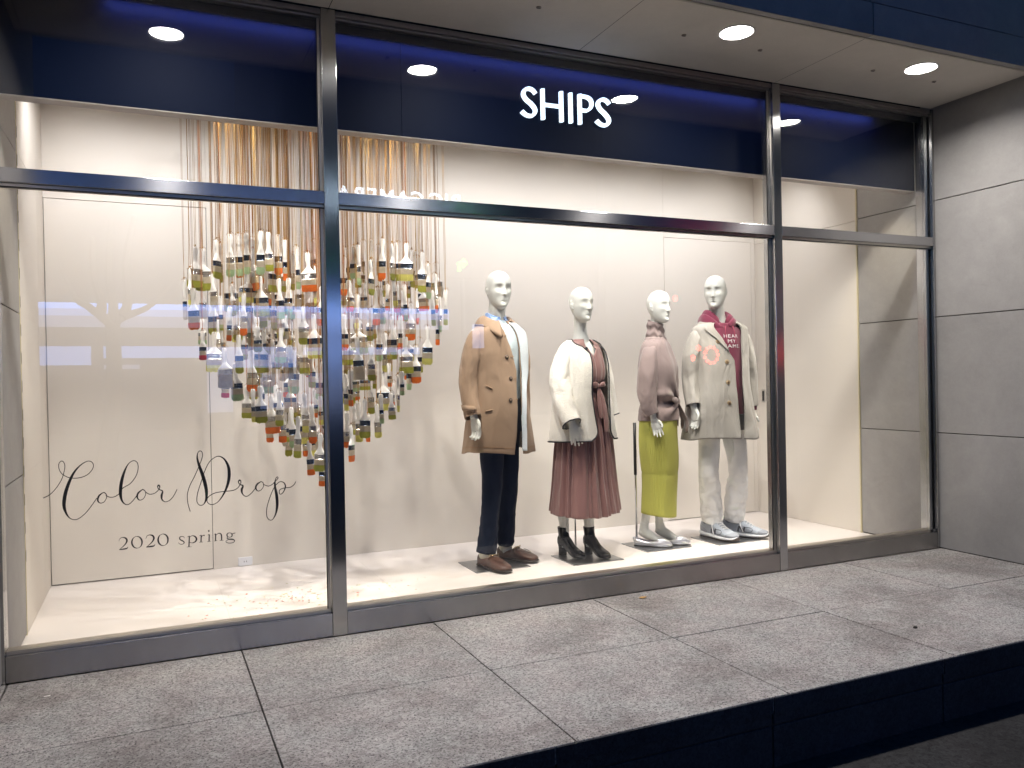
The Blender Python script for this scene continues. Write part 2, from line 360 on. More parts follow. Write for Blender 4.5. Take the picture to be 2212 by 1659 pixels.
# right jamb: two slim upright ribs with a dark groove between
M = MB(); M.box(XR - .024, .0, 0, XR - .004, .1, SOF - .003); M.build('jamb', STEEL_V, fr, False, .001)
M = MB(); M.box(XR - .062, .03, BZ, XR - .036, .1, SOF - .003); M.build('jamb', STEEL_V, fr, False, .001)
M = MB(); M.box(XR - .036, .05, 0, XR - .024, .09, SOF - .003); M.build('groove', GASKET, fr)
M = MB(); M.box(XL + .0, .0, 0, XL + .012, .1, SOF - .003); M.build('jamb', STEEL_V, fr, False, .001)
bays = [(XL + .012, .581), (.649, 3.274), (3.332, XR - .024)]
for (x0, x1) in bays:
    M = MB(); M.box(x0 + .0015, .002, .001, x1 - .0015, .1, BZ); M.build('base_rail', STEEL_B, fr, False, .0015)
    M = MB(); M.box(x0 + .0015, .03, BZ, x1 - .0015, .041, BZ + .016); M.box(x0 + .0015, .053, BZ, x1 - .0015, .1, BZ + .014); M.build('glazing_bead', BEAD, fr, False, .001)
    M = MB(); M.box(x0, .0412, BZ + .0, x1, .0528, BZ + .010); M.build('gasket', GASKET, fr)
    M = MB(); M.box(x0 + .0005, .001, T0, x1 - .0005, .1, T1); M.build('transom', STEEL_H, fr, False, .0012)
    M = MB(); M.box(x0, .022, T0 - .014, x1, .041, T0 - .001); M.box(x0, .053, T0 - .010, x1, .09, T0 - .001); M.build('glazing_bead', BEAD, fr, False, .001)
    M = MB(); M.box(x0, .018, T0 - .0185, x1, .04, T0 - .0145); M.build('gasket', GASKET, fr)
    M = MB(); M.box(x0, .012, HZ + .012, x1, .1, SOF - .003); M.box(x0, .028, HZ, x1, .1, HZ + .010); M.build('head_rail', mat('head_steel', (.35, .33, .31), .45, 1), fr, False, .001)
for (x0, x1) in ((.5685, .5795), (3.258, 3.2725)):
    for z0, z1 in ((BZ, T0), (T1, HZ)):
        M = MB(); M.box(x0, .034, z0, x1, .041, z1); M.build('glazing_bead', BEAD, fr, False, .0008)
        M = MB(); M.box(x0 - .005, .038, z0, x0 - .0005, .0415, z1); M.build('gasket', GASKET, fr)
for (x0, x1) in bays:
    for z0, z1 in ((BZ - .02, T0 + .01), (T1 - .01, HZ + .02)):
        M = MB(); M.box(x0 - .004, GY0, z0, x1 + (.004 if x1 < 4 else -.0), GY1, z1); M.build('pane', MATS['glass'], fr)

# ------------------------------------------------------------------ strokes: ribbons / extruded letters
def strip(pts, n=8):
    q = cr(pts, n); return q
def ribbons(strokes, plane_y, tomap, depth=0.0, n=8, width_scale=1.0):
    """strokes: lists of (x, y, w) in a drawing; tomap(x, y) -> (X, Z) on the wall plane y = plane_y. One mesh."""
    M = MB()
    for st in strokes:
        q = cr(st, n) if len(st) > 2 else np.array(st, float); L = []
        for i in range(len(q)):
            a = q[max(i - 1, 0)][:2]; b = q[min(i + 1, len(q) - 1)][:2]; d = b - a; d = d / (np.linalg.norm(d) + 1e-9)
            nrm = np.array([-d[1], d[0]]) * max(q[i][2], .5) * .5 * width_scale
            L.append((q[i][:2] + nrm, q[i][:2] - nrm))
        V = []
        for a, b in L:
            for pt in (a, b):
                X, Z = tomap(pt[0], pt[1]); V.append((X, plane_y, Z))
        k = len(L); F = [(2 * i, 2 * i + 1, 2 * i + 3, 2 * i + 2) for i in range(k - 1)]
        if depth:
            V2 = [(x, y + depth, z) for x, y, z in V]; o = len(V); V = V + V2
            F += [(o + a, o + d_, o + c, o + b) for a, b, c, d_ in F]
            for i in range(k - 1):
                F.append((2 * i, 2 * i + 2, o + 2 * i + 2, o + 2 * i)); F.append((2 * i + 1, o + 2 * i + 1, o + 2 * i + 3, 2 * i + 3))
            F.append((0, o, o + 1, 1)); F.append((2 * k - 2, 2 * k - 1, o + 2 * k - 1, o + 2 * k - 2))
        M.add(V, F)
    return M
BY = .128
BX1 = XR - .038
bd = empty('sign_board', (0, BY, 0)); tag(bd, 'long navy blue sign board behind the top of the glass with lit letters', 'shop sign')
BZ0, BZ1 = 2.417, 2.885
M = MB(); M.box(XL + .002, 0, BZ0 + .004, 1.0, .055, BZ1); M.build('board', NAVY, bd, False, .001)
M = MB(); M.box(1.0015, 0, BZ0 + .004, BX1, .055, BZ1); M.build('board', NAVY, bd, False, .001)
M = MB(); M.box(XL + .002, .001, BZ0, BX1, .075, BZ0 + .0035); M.build('bottom_trim', TRIM, bd)
M = MB(); M.box(XL + .002, .0555, BZ0 + .004, BX1, .075, ZC); M.build('back_panel', TRIM, bd)
M = MB(); M.box(XL, .1005 - BY, HZ + .0, XR - .004, .085, ZC + .1); M.box(XL, -.068, BZ1 - .022, XR - .004, -.063, HZ + .02); M.build('lamp_screen', DARKC, bd)  # dark lip added to hide the lamp; its black stands for the unlit gap
LETM = mat('lit_sign_letters', (.9, .95, 1), .4, emit=((.70, .86, 1.0), 1.25))
def mp_ships(x, y):
    p = at(1097.2 + .124 * x, 164.6 + .124 * y, 1, BY - .02); return p.x, p.z
S1 = [(492, 300, 66), (440, 235, 72), (370, 208, 80), (300, 235, 80), (278, 310, 78), (325, 395, 78), (415, 475, 80), (478, 560, 78), (480, 630, 76), (430, 682, 76), (360, 680, 74), (300, 648, 76), (250, 600, 80)]
S2 = [(1778, 482, 62), (1730, 425, 70), (1665, 398, 78), (1600, 425, 78), (1580, 490, 76), (1620, 570, 76), (1700, 650, 78), (1762, 735, 76), (1765, 800, 74), (1715, 850, 74), (1650, 842, 72), (1600, 812, 74), (1553, 765, 78)]
for nm, st in (('S', [S1]), ('H', [[(612, 212, 76), (625, 748, 76)], [(935, 258, 76), (947, 792, 76)], [(646, 488, 72), (908, 522, 72)]]), ('I', [[(1098, 283, 72), (1110, 810, 72)]]),
               ('P', [[(1258, 305, 72), (1270, 832, 72)], [(1256, 340, 70), (1330, 345, 70), (1400, 365, 70), (1452, 410, 70), (1470, 480, 70), (1450, 545, 70), (1395, 590, 70), (1330, 590, 70), (1262, 575, 70)]]), ('S', [S2])):
    o = ribbons(st, -.02, mp_ships, .018, 10, .74).build('letter', LETM, bd); o['label'] = 'letter ' + nm
# LED wash above the board
L = bpy.data.lights.new('led_wash', 'AREA'); L.shape = 'RECTANGLE'; L.size = 4.55; L.size_y = .008; L.energy = 6.0; L.color = (.20, .28, 1.0); L.spread = R(160)
lo = bpy.data.objects.new('led_wash', L); COL.objects.link(lo); lo.location = (1.95, .084, BZ1 - .006); lo.rotation_euler = (R(38), 0, 0)

# ------------------------------------------------------------------ vinyl lettering on the glass
INK = mat('black_vinyl', (.012, .012, .012), .45)
def mp_script(x, y):
    p = at(82.3 + .2728 * x, 932.6 + .2728 * y, 1, GY0); return p.x, p.z
def W(seq, dw=4.6):
    return [(p[0], p[1], p[2] if len(p) > 2 else dw) for p in seq]
C1 = W([(40, 525), (90, 500), (140, 450), (185, 380), (205, 320), (212, 270), (200, 238), (180, 234), (163, 262), (172, 310), (205, 345), (260, 366), (330, 364), (390, 340), (428, 300), (438, 262), (420, 237), (385, 235), (330, 270, 7), (280, 330, 13), (238, 420, 19), (212, 510, 22), (206, 590, 20), (228, 655, 11), (262, 690, 5), (310, 693), (370, 650), (420, 590), (465, 525)])
O1 = W([(515, 481, 4), (482, 508, 10), (473, 543, 10), (490, 564, 5), (520, 557, 4), (541, 525, 4), (540, 497, 5), (524, 482, 6), (510, 484, 4)])
L1 = W([(535, 500), (560, 516), (600, 516), (640, 492), (670, 447), (730, 410), (775, 350), (792, 290), (785, 245), (755, 229), (715, 255, 5), (682, 320, 13), (660, 400, 19), (652, 480, 19), (662, 540, 12), (690, 574, 6), (722, 572), (760, 535), (792, 488)])
O2 = W([(825, 459, 4), (793, 485, 10), (785, 518, 10), (803, 541, 5), (833, 530, 4), (852, 495, 4), (847, 470, 5), (830, 458, 6), (818, 461, 4)])
R1 = W([(848, 474), (880, 494), (920, 488), (952, 462), (964, 438, 6), (956, 424, 9), (947, 432, 7), (955, 455, 5), (985, 470, 8), (978, 505, 13), (982, 538, 8), (1010, 555, 4), (1045, 540), (1075, 505), (1100, 456)])
D1 = W([(1205, 632, 4.5), (1187, 570), (1182, 500), (1200, 430), (1240, 350), (1275, 270), (1300, 200), (1298, 162), (1280, 152), (1263, 172, 5), (1261, 215, 11), (1280, 280, 17), (1308, 360, 21), (1330, 450, 20), (1332, 525, 13), (1312, 572, 5), (1282, 582), (1258, 553), (1262, 490), (1290, 400), (1320, 310), (1360, 235), (1420, 195), (1470, 213, 9), (1504, 270, 16), (1513, 340, 19), (1500, 420, 15), (1465, 500, 9), (1420, 558, 4), (1372, 577), (1340, 556), (1345, 520), (1390, 489), (1450, 475), (1540, 465), (1580, 445), (1602, 412), (1605, 392, 6), (1594, 384, 9), (1586, 400, 6), (1600, 418, 6), (1622, 428, 9), (1612, 460, 13), (1620, 494, 7), (1650, 512), (1690, 485), (1725, 440)])
O3 = W([(1765, 395, 4), (1735, 415, 10), (1723, 445, 10), (1740, 469, 5), (1766, 460, 4), (1785, 430, 4), (1780, 402, 5), (1760, 394, 5)])
P1 = W([(1780, 415), (1820, 430), (1852, 418), (1885, 385), (1900, 366), (1891, 358), (1878, 382, 5), (1875, 430, 12), (1888, 500, 17), (1893, 580, 16), (1881, 650, 9), (1856, 694, 4), (1830, 697), (1810, 665), (1812, 600), (1835, 520), (1870, 440), (1910, 398), (1944, 402, 6), (1958, 432, 8), (1945, 472, 6), (1925, 493), (1910, 488), (1914, 460), (1950, 445), (1995, 440), (2025, 420), (2040, 394)])
tl = empty('window_lettering'); tag(tl, 'black handwritten words Color Drop stuck on the left window pane', 'window lettering')
for wd, st in (('Color', [C1, O1, L1, O2, R1]), ('Drop', [D1, O3, P1])):
    ribbons(st, GY0 - .0012, mp_script, 0, 8, 1.35).build('word', INK, tl)['label'] = 'handwritten word ' + wd
def mp_sp(x, y):
    p = at(219.4 + .1488 * x, 1141.1 + .1488 * y, 1, GY0); return p.x, p.z
def ring(cx, cy, rx, ry, w0, w1, tilt=0.0, n=18):
    out = []
    for i in range(n + 1):
        a = 2 * PI * i / n; out.append((cx + rx * math.cos(a), cy + ry * math.sin(a), w0 + (w1 - w0) * abs(math.cos(a - tilt)) ** 1.5))
    return out
two = [(250, 190, 4), (268, 150, 6), (308, 133, 9), (352, 146, 20), (368, 182, 20), (345, 230, 13), (300, 275, 8), (262, 308, 6)]
twob = [(256, 312, 6), (305, 304, 15), (355, 296, 16), (372, 288, 12), (385, 268, 4)]
sh = lambda s, dx, dy: [(a + dx, b + dy, c) for a, b, c in s]
SP = [two, twob, ring(514, 203, 74, 85, 5, 20, -.3), sh(two, 392, -37), sh(twob, 392, -37), ring(893, 167, 72, 84, 5, 20, -.3),
      [(1200, 145, 4), (1195, 126, 7), (1165, 119, 8), (1135, 132, 12), (1140, 162, 14), (1180, 185, 15), (1200, 206, 12), (1185, 226, 8), (1150, 232, 7), (1124, 220, 6), (1120, 203, 4)],
      [(1275, 112, 14), (1268, 268, 14)], [(1238, 272, 5), (1306, 268, 5)], [(1245, 126, 4), (1275, 112, 8)], [(1275, 132, 6), (1315, 108, 8), (1360, 122, 17), (1378, 160, 20), (1355, 198, 13), (1310, 212, 7), (1275, 200, 6)],
      [(1447, 100, 14), (1443, 198, 14)], [(1415, 203, 5), (1472, 199, 5)], [(1420, 110, 4), (1448, 98, 8)], [(1450, 128, 5), (1472, 104, 8), (1497, 104, 15)],
      [(1563, 88, 14), (1560, 187, 14)], [(1534, 193, 5), (1586, 188, 5)], [(1540, 98, 4), (1563, 88, 8)], [(1547, 40, 20), (1567, 37, 20)],
      [(1656, 78, 14), (1655, 180, 14)], [(1633, 185, 5), (1680, 181, 5)], [(1635, 90, 4), (1656, 78, 8)], [(1656, 106, 5), (1698, 73, 8), (1732, 84, 15), (1742, 120, 15), (1741, 172, 14)], [(1715, 178, 5), (1770, 174, 5)],
      ring(1858, 98, 38, 32, 6, 14, 0, 14), [(1888, 80, 6), (1942, 67, 9)], [(1838, 125, 6), (1820, 143, 9), (1850, 158, 14), (1900, 160, 16), (1930, 178, 11), (1912, 206, 8), (1860, 215, 8), (1814, 206, 8), (1808, 186, 6), (1845, 161, 5)]]
tl = empty('window_lettering'); tag(tl, 'small serif words 2020 spring on the left window pane', 'window lettering')
VGR = mat('dark_grey_vinyl', (.03, .028, .026), .5)
for ch, a_, b_ in (('2', 0, 2), ('0', 2, 3), ('2', 3, 5), ('0', 5, 6), ('s', 6, 7), ('p', 7, 11), ('r', 11, 15), ('i', 15, 19), ('n', 19, 24), ('g', 24, 28)):
    ribbons(SP[a_:b_], GY0 - .0012, mp_sp, 0, 5, 1.25).build('letter', VGR, tl)['label'] = 'serif character ' + ch

# ------------------------------------------------------------------ soffit downlights
DISC = mat('downlight_diffuser', (.9, .9, .9), .4, emit=((1.0, .97, .93), 11.0))
CAN = mat('downlight_can', (.8, .8, .8), .35)
dl_labels = {0: 'round downlight above the lettering Color Drop, seen mirrored in the sign board', 1: 'round downlight above the second bay left part, seen mirrored in the board',
             2: 'bright round downlight in the soffit, left of the two in view', 3: 'bright round downlight in the soffit nearest the right stone wall', -1: 'round downlight in the soffit beyond the left picture edge'}
for k in range(-1, 4):
    x = -.071 + 1.336 * k; t = empty('downlight', (x, LY, SOF)); tag(t, dl_labels[k], 'downlight', 'downlights in the soffit')
    M = MB(); n = 40
    v = []; f = []
    for (r_, z) in ((LR + .006, -.0025), (LR + .006, .0), (LR - .004, -.0025), (LR - .006, .035)):
        v += [(r_ * math.cos(2 * PI * i / n), r_ * math.sin(2 * PI * i / n), z) for i in range(n)]
    for a, b in ((1, 0), (0, 2), (2, 3)):
        f += [(a * n + i, b * n + i, b * n + (i + 1) % n, a * n + (i + 1) % n) for i in range(n)]
    M.add(v, f); M.build('trim_ring', CAN, t, True)
    M = MB(); M.add([((LR - .006) * math.cos(2 * PI * i / n), (LR - .006) * math.sin(2 * PI * i / n), .012) for i in range(n)], [tuple(range(n))]); M.build('diffuser', DISC, t)
    La = bpy.data.lights.new('downlight_lamp', 'AREA'); La.shape = 'DISK'; La.size = .155; La.energy = 16; La.color = (1.0, .945, .885); La.spread = R(154)
    lo = bpy.data.objects.new('downlight_lamp', La); COL.objects.link(lo); lo.location = (x, LY, SOF + .008); lo.parent = None
for i, (x, y) in enumerate([(2.365, -.367), (2.869, -.359), (3.694, -.367), (4.195, -.371), (1.532, -.373), (1.03, -.37)]):
    t = empty('soffit_vent_cap', (x, y, SOF)); tag(t, ['small dark cap left of the left soffit downlight', 'small dark cap right of the left soffit downlight', 'small dark cap left of the right soffit downlight',
        'small dark cap beside the right soffit downlight near the stone wall', 'small dark cap near the top edge left of the soffit joint', 'small dark cap at the far left of the soffit'][i], 'ceiling cap', 'small caps in the soffit')
    M = MB(); M.tube([(0, 0, .001), (0, 0, -.004)], [.013, .012], 14); M.build('rim', mat('cap_rim', (.25, .22, .2), .5), t)
    M = MB(); M.box(-.009, -.0025, -.0065, .009, .0025, -.0042); M.build('slot', mat('cap_slot', (.06, .05, .05), .5), t)

# ------------------------------------------------------------------ interior spotlights (behind the board)
WARM = (1.0, .84, .60); NEUT = (1.0, .96, .92); COOL = (.99, .97, 1.0)
for x in (-.35, .35, 1.0, 1.7, 2.35, 3.0, 3.7, 4.3):       # front row washes the floor near the glass
    spot('floor_spot', (x, .30, 2.93), (x, .24, 0), 35, 60, WARM, .35, .03)
for x, tx, tz, p in ((-.35, -.4, 1.0, 40), (.1, .5, 1.3, 105), (1.2, .75, 1.2, 105), (1.12, 1.84, 1.15, 82), (1.72, 2.42, 1.05, 74), (2.42, 3.05, 1.1, 74), (2.92, 3.56, 1.15, 80), (4.35, 3.66, .36, 160), (4.1, 4.4, 1.0, 34)):
    spot('display_spot', (x, .36, 2.93), (tx, .98, tz), p, 46 if p < 150 else 20, NEUT, .8, .018)
for x in (-.45, .1, .9, 1.55, 2.2, 2.85, 3.5, 4.2):
    spot('wall_spot', (x, .92, 2.96), (x, YB, 1.5), 34, 118, COOL, 1.0, .05)

# ------------------------------------------------------------------ hanging paintbrushes
M_HANDLE = mat('brush_handle_white', (.82, .79, .76), .4, vary=(6, .06))
M_FERR = mat('brush_ferrule_metal', (.62, .60, .57), .16, 1)
M_FERR2 = mat('brush_ferrule_dark', (.10, .12, .16), .2, 1)
M_BRIS = mat('natural_bristles', (.62, .52, .38), .7, bump=(1, .8, (700, 700, 12)), vary=(40, .12))
TIPS = {'o': ('olive', (.38, .38, .045)), 'O': ('orange', (.86, .17, .015)), 'g': ('pale green', (.42, .56, .30)), 'y': ('yellow', (.80, .74, .18)), 'n': ('bare', (.60, .52, .40)), 'r': ('red', (.55, .03, .05))}
M_TIP = {k: mat('paint_' + v[0].replace(' ', '_'), v[1], .45, bump=(1, .8, (700, 700, 12)), vary=(30, .15)) for k, v in TIPS.items()}
M_STR = [mat('cord_gold', (.36, .17, .022), .8), mat('cord_amber', (.40, .21, .035), .8), mat('cord_brown', (.20, .10, .045), .8), mat('cord_tan', (.27, .14, .045), .8), mat('cord_orange', (.40, .13, .025), .8), mat('cord_ochre', (.44, .26, .07), .8)]
def brush_meshes(wd, rounded=False, seed=0):
    """meshes of a flat brush hanging tip down, local origin at the hole, total length .22"""
    rn = random.Random(seed); L = .22; hw = wd / 2; th = .5 * min(.022, max(.010, wd * .28))
    z0 = .012; zf0, zf1, zb, zt = -.108, -.138, -.172, -.208
    # handle: outline rows (z, half width, half thickness)
    rows = [(z0, .005, .003), (z0 - .004, .0105, .0050), (-.006, .0130, .0062), (-.03, .0125, .0070), (-.052, .0100, .0075), (-.070, .0110, .0078), (-.084, .35 * hw + .0065, max(.0078, th * .9)), (-.097, .75 * hw + .003, th), (zf0 + .004, hw * .98, th), (zf0 - .004, hw * .98, th)]
    rows = cr(rows, 3); M = MB(); n = 12; v = []; f = []
    for z, a, b in rows:
        for k in range(n):
            t = 2 * PI * k / n; c, s = math.cos(t), math.sin(t)
            v.append((a * math.copysign(abs(c) ** .6, c), b * math.copysign(abs(s) ** .8, s), z))
    for i in range(len(rows) - 1):
        for k in range(n): k2 = (k + 1) % n; f.append((i * n + k, (i + 1) * n + k, (i + 1) * n + k2, i * n + k2))
    f.append(tuple(range(n))); M.add(v, f); hd = M.mesh('handle')
    M = MB(); M.tube([(0, -.0068, 0), (0, .0068, 0)], .0026, 8, ref=Vector((1, 0, 0))); hole = M.mesh('hole')
    M = MB(); n = 12; v = []; f = []
    R_ = [(zf0, 1.0, 1.0), (zf0 - .001, 1.04, 1.1), (zf0 - .004, 1.04, 1.1), (zf0 - .005, 1.0, 1.0), (-.118, 1.0, 1), (-.119, 1.03, 1.08), (-.121, 1.03, 1.08), (-.122, 1, 1), (-.128, 1, 1), (-.129, 1.03, 1.08), (-.131, 1.03, 1.08), (-.132, 1, 1), (zf1, 1.01, 1.0)]
    for z, a, b in R_:
        for k in range(16):
            t = 2 * PI * k / 16; c, s = math.cos(t), math.sin(t)
            v.append((hw * a * math.copysign(abs(c) ** .35, c), th * b * math.copysign(abs(s) ** .5, s), z))
    for i in range(len(R_) - 1):
        for k in range(16): k2 = (k + 1) % 16; f.append((i * 16 + k, (i + 1) * 16 + k, (i + 1) * 16 + k2, i * 16 + k2))
    f.append(tuple(range(16 * (len(R_) - 1), 16 * len(R_)))); M.add(v, f)
    for q in (-.6, 0, .6):
        M.ell((hw * q, -th * 1.02, -.1135), (.0016, .001, .0016), 6, 4)
    fe = M.mesh('ferrule')
    def bris(za, zb_, flare0, flare1, ragged, grow=1.0):
        M = MB(); nx = 14; v = []; f = []; ring_ = []
        for (z, fl, tk) in ((za, flare0, 1.0), (zb_, flare1, .62)):
            pts = []
            for side in (-1, 1):
                rg = range(nx + 1) if side < 0 else range(nx, -1, -1)
                for i in rg:
                    q = 2 * i / nx - 1; zz = z
                    if ragged and z == zb_: zz = z + rn.uniform(-.004, .003) + (.012 * abs(q) ** 4 if rounded else .004 * abs(q) ** 6)
                    pts.append((hw * q * fl * grow, side * th * tk * grow * (1 - .25 * abs(q) ** 6) * rn.uniform(.94, 1.04), zz))
            ring_.append(pts)
        k = len(ring_[0]); v = ring_[0] + ring_[1]
        f = [(i, k + i, k + (i + 1) % k, (i + 1) % k) for i in range(k)]
        h = nx + 1
        for i in range(nx): f.append((k + i, k + 2 * h - 1 - i, k + 2 * h - 2 - i, k + i + 1))
        M.add(v, f); return M.mesh('bristles')
    return hd, hole, fe, bris(zf1, zb - .002, .97, 1.0, False), bris(zb, zt, 1.0, 1.02, True, 1.03)
WID = [.024, .041, .059, .080, .100, .120]
PROT = {}
def proto(ci, var):
    if (ci, var) not in PROT: PROT[(ci, var)] = brush_meshes(WID[ci], ci in (1, 2) and var, 100 * ci + var)
    return PROT[(ci, var)]
BR = []   # (x, y, z hole, width class, length scale, colour, yaw, tilt, back)
def A_(x, y): return 356.6 + .1736 * x, 466.3 + .1736 * y
def B_(x, y): return 658.3 + .1736 * x, 466.3 + .1736 * y
def C_(x, y): return 384 + .2149 * x, 713.2 + .2149 * y
def D_(x, y): return 658.3 + .2149 * x, 713.2 + .2149 * y
DATA = [(A_, .1736, """467,420,905,195,o 235,800,1265,60,n 345,905,1390,185,O 305,660,1110,70,y 590,720,1110,110,n 640,305,755,75,o 690,350,800,45,o,1 805,235,735,105,g
910,235,725,100,g 915,380,748,95,O,1 1010,215,700,95,g 1190,195,705,100,g 1285,210,665,105,o 1405,235,710,125,O 1488,305,780,40,O 1590,470,900,70,o,1 1635,390,885,55,g 1770,460,920,195,O 1860,630,1085,40,y
1945,885,1340,150,O 1180,755,1225,205,o 1415,785,1260,105,g 1535,775,1210,90,g 815,700,1170,170,o,1 1000,740,1110,90,n,1 980,970,1465,100,O 590,990,1455,180,o,1 455,1290,1575,110,g 805,1130,1530,30,O
1145,1260,1660,90,o 1250,1250,1660,110,o,1 1720,1130,1575,165,o 1845,1230,1750,200,y 1270,660,1090,90,O,1 1670,760,1140,120,n,1 940,1170,1520,175,o,1 1500,1250,1510,80,n,1 1420,540,920,170,o,1 1100,450,930,85,o,1 460,850,1260,90,n,1 690,1000,1400,60,o,1 1340,900,1390,60,o,1 1950,1330,1760,90,n,1"""),
        (B_, .1736, """490,520,970,100,O 510,405,830,100,o,1 660,365,835,55,g 730,320,760,65,g,1 825,305,770,60,o 680,560,870,150,o,1 820,550,960,40,o 965,290,775,105,O 925,375,720,60,n,1 1085,350,775,60,o 1150,340,785,70,o 1262,345,785,185,y
1330,425,700,30,n,1 1460,460,930,120,o 1535,600,1005,50,g 1630,730,1180,50,O 1750,930,1335,45,o 1035,850,1155,55,O 1105,720,1100,75,y 545,800,1170,95,O 1240,860,1290,60,o 1395,910,1325,60,O 1580,930,1345,55,o 890,910,1335,95,O
650,980,1380,45,y 730,830,1140,100,n,1 1650,1185,1585,65,O 1680,1010,1420,40,g 490,1230,1650,90,O 1080,1260,1760,155,o 1320,1100,1525,130,O,1 1190,1240,1630,70,O 1290,700,1000,60,o,1 1430,760,1130,60,O,1 1145,860,1180,80,O,1 945,900,1250,90,n,1 660,1130,1510,120,o,1 835,1150,1515,90,o,1 980,600,980,60,o,1 560,830,1170,80,o,1"""),
        (C_, .2149, """365,20,400,160,y 465,180,560,175,n 580,330,690,115,g 745,205,600,115,O 485,400,660,75,r,1 610,50,415,100,o 800,-20,200,75,o 870,0,225,95,o,1 1040,-20,310,140,g 1125,150,465,60,n 1265,80,420,100,o 1350,230,560,65,o
1440,330,680,110,g 695,560,865,110,o 755,590,905,35,y 825,560,915,110,o 935,660,1020,150,O 1020,610,945,75,o 915,850,1110,80,O,1 1045,750,1110,75,O,1 1140,780,1165,90,g 1125,900,1250,80,o,1 1210,870,1265,90,o 1275,640,1010,80,y 1345,750,1120,75,O
1320,1110,1440,65,O 1435,1040,1400,120,o 1150,560,860,125,o,1 1455,1250,1550,70,O 1490,1300,1640,50,y 1430,660,930,45,y 900,250,615,140,g,1 1080,250,495,100,n,1 1170,210,620,130,g,1 250,10,280,90,r 430,-60,260,120,y,1 810,250,460,60,o,1 1380,600,860,60,O,1 1460,780,1100,70,g,1 950,100,500,50,n,1"""),
        (D_, .2149, """525,80,480,110,n 660,150,490,85,o 750,-60,295,80,g 455,400,745,60,O 400,440,790,60,y 510,480,690,70,O,1 790,420,790,130,y 1015,70,415,155,o 1010,250,480,50,O,1 1045,250,580,30,g 1115,165,515,95,O 1235,-30,330,120,y 1160,90,410,60,o,1
845,330,550,45,O 975,440,635,55,g 935,455,800,28,y 650,480,825,70,o,1 880,560,740,45,O 865,630,880,85,o 722,740,1065,85,y 763,640,920,40,g 540,725,1105,70,y 605,700,1065,100,o 425,825,1165,75,O 467,960,1300,25,O 632,850,1105,35,O,1 495,760,1035,60,o,1
600,380,585,110,o,1 710,300,570,50,o,1 495,450,600,90,g,1 905,-40,180,60,O,1""")]
for fn, s_, txt in DATA:
    for it in txt.split():
        q = it.split(','); x, t, b, wd = map(float, q[:4]); back = len(q) > 5
        y = random.uniform(.86, 1.22) if back else random.uniform(.48, .86)
        u, v0 = fn(x, t); _, v1 = fn(x, b)
        P0 = at(u, v0, 1, y); P1 = at(u, v1, 1, y)
        Ln = P0.z - P1.z; Wm = abs(at(u + wd * s_ / 2, v1, 1, y).x - at(u - wd * s_ / 2, v1, 1, y).x) * .92
        full = Ln * .30     # a brush seen face on is about a third as wide as it is long, at least
        ci = min(range(6), key=lambda i: abs(WID[i] - Wm))
        yaw = -.42 + random.uniform(-.35, .35)
        if Wm < .028 and Ln > .17 and random.random() < .6: ci = min(ci + 2, 4); yaw = -.42 + random.choice((-1, 1)) * 1.35
        Ln *= 1.06; BR.append((P0.x, y, P1.z - .01 + .208 * max(.6, min(1.35, Ln / .22)), ci, max(.6, min(1.35, Ln / .22)), q[4], yaw, random.uniform(-.05, .05)))
# further brushes deep inside the heart
def in_heart(u, v):
    x = (u - 684) / 290; y = (v - 700) / 260
    if v < 560: return False
    top = .0
    lim = 1.0 if v < 720 else max(0, 1 - ((v - 720) / 310) ** 1.15)
    return abs(x) < lim * .92
k = 0
while k < 84:
    u = random.uniform(400, 960); v = random.uniform(590, 1000)
    if not in_heart(u, v): continue
    y = random.uniform(.8, 1.3); P1 = at(u, v, 1, y); ci = random.choice((1, 2, 2, 3, 3, 4)); ls = random.uniform(.75, 1.05)
    BR.append((P1.x, y, P1.z + .2 * ls, ci, ls, random.choice('oooOgyn'), -.42 + random.uniform(-1.2, 1.2), random.uniform(-.05, .05))); k += 1
ORD = ['first', 'second', 'third', 'fourth', 'fifth', 'sixth', 'seventh', 'eighth', 'ninth', 'tenth', 'eleventh', 'twelfth', '13th', '14th', '15th', '16th', '17th', '18th', '19th', '20th', '21st', '22nd', '23rd', '24th', '25th', '26th', '27th', '28th', '29th', '30th', '31st', '32nd']
WN = ['thin', 'narrow', 'small', 'medium', 'wide', 'broad']
TIER = ['topmost', 'second', 'third', 'fourth', 'fifth', 'sixth', 'seventh', 'lowest']
def toimg(p):
    d = p - CAMP; z = d.dot(_F); return VW / 2 + FPX * d.dot(_R2) / z, VH / 2 - FPX * d.dot(_U2) / z
inf = [(i,) + toimg(Vector((b[0], b[1], b[2] - .2 * b[4]))) for i, b in enumerate(BR)]
vs = sorted(v for _, _, v in inf); nT = 8; lims = [vs[int(len(vs) * j / nT)] for j in range(1, nT)]
tier = {i: sum(v >= l_ for l_ in lims) for i, u, v in inf}; lab = {}
for T in range(nT):
    row = sorted([(u, i) for i, u, v in inf if tier[i] == T])
    for r_, (u, i) in enumerate(row):
        b = BR[i]; tn = TIPS[b[5]][0]; tt = 'bare-bristled' if tn == 'bare' else tn + '-tipped'
        lab[i] = '%s %s hanging paintbrush, %s from the left in the %s tier of the heart' % (WN[b[3]], tt, ORD[min(r_, 31)], TIER[T])
GRID_Z = 2.80
SM = {}
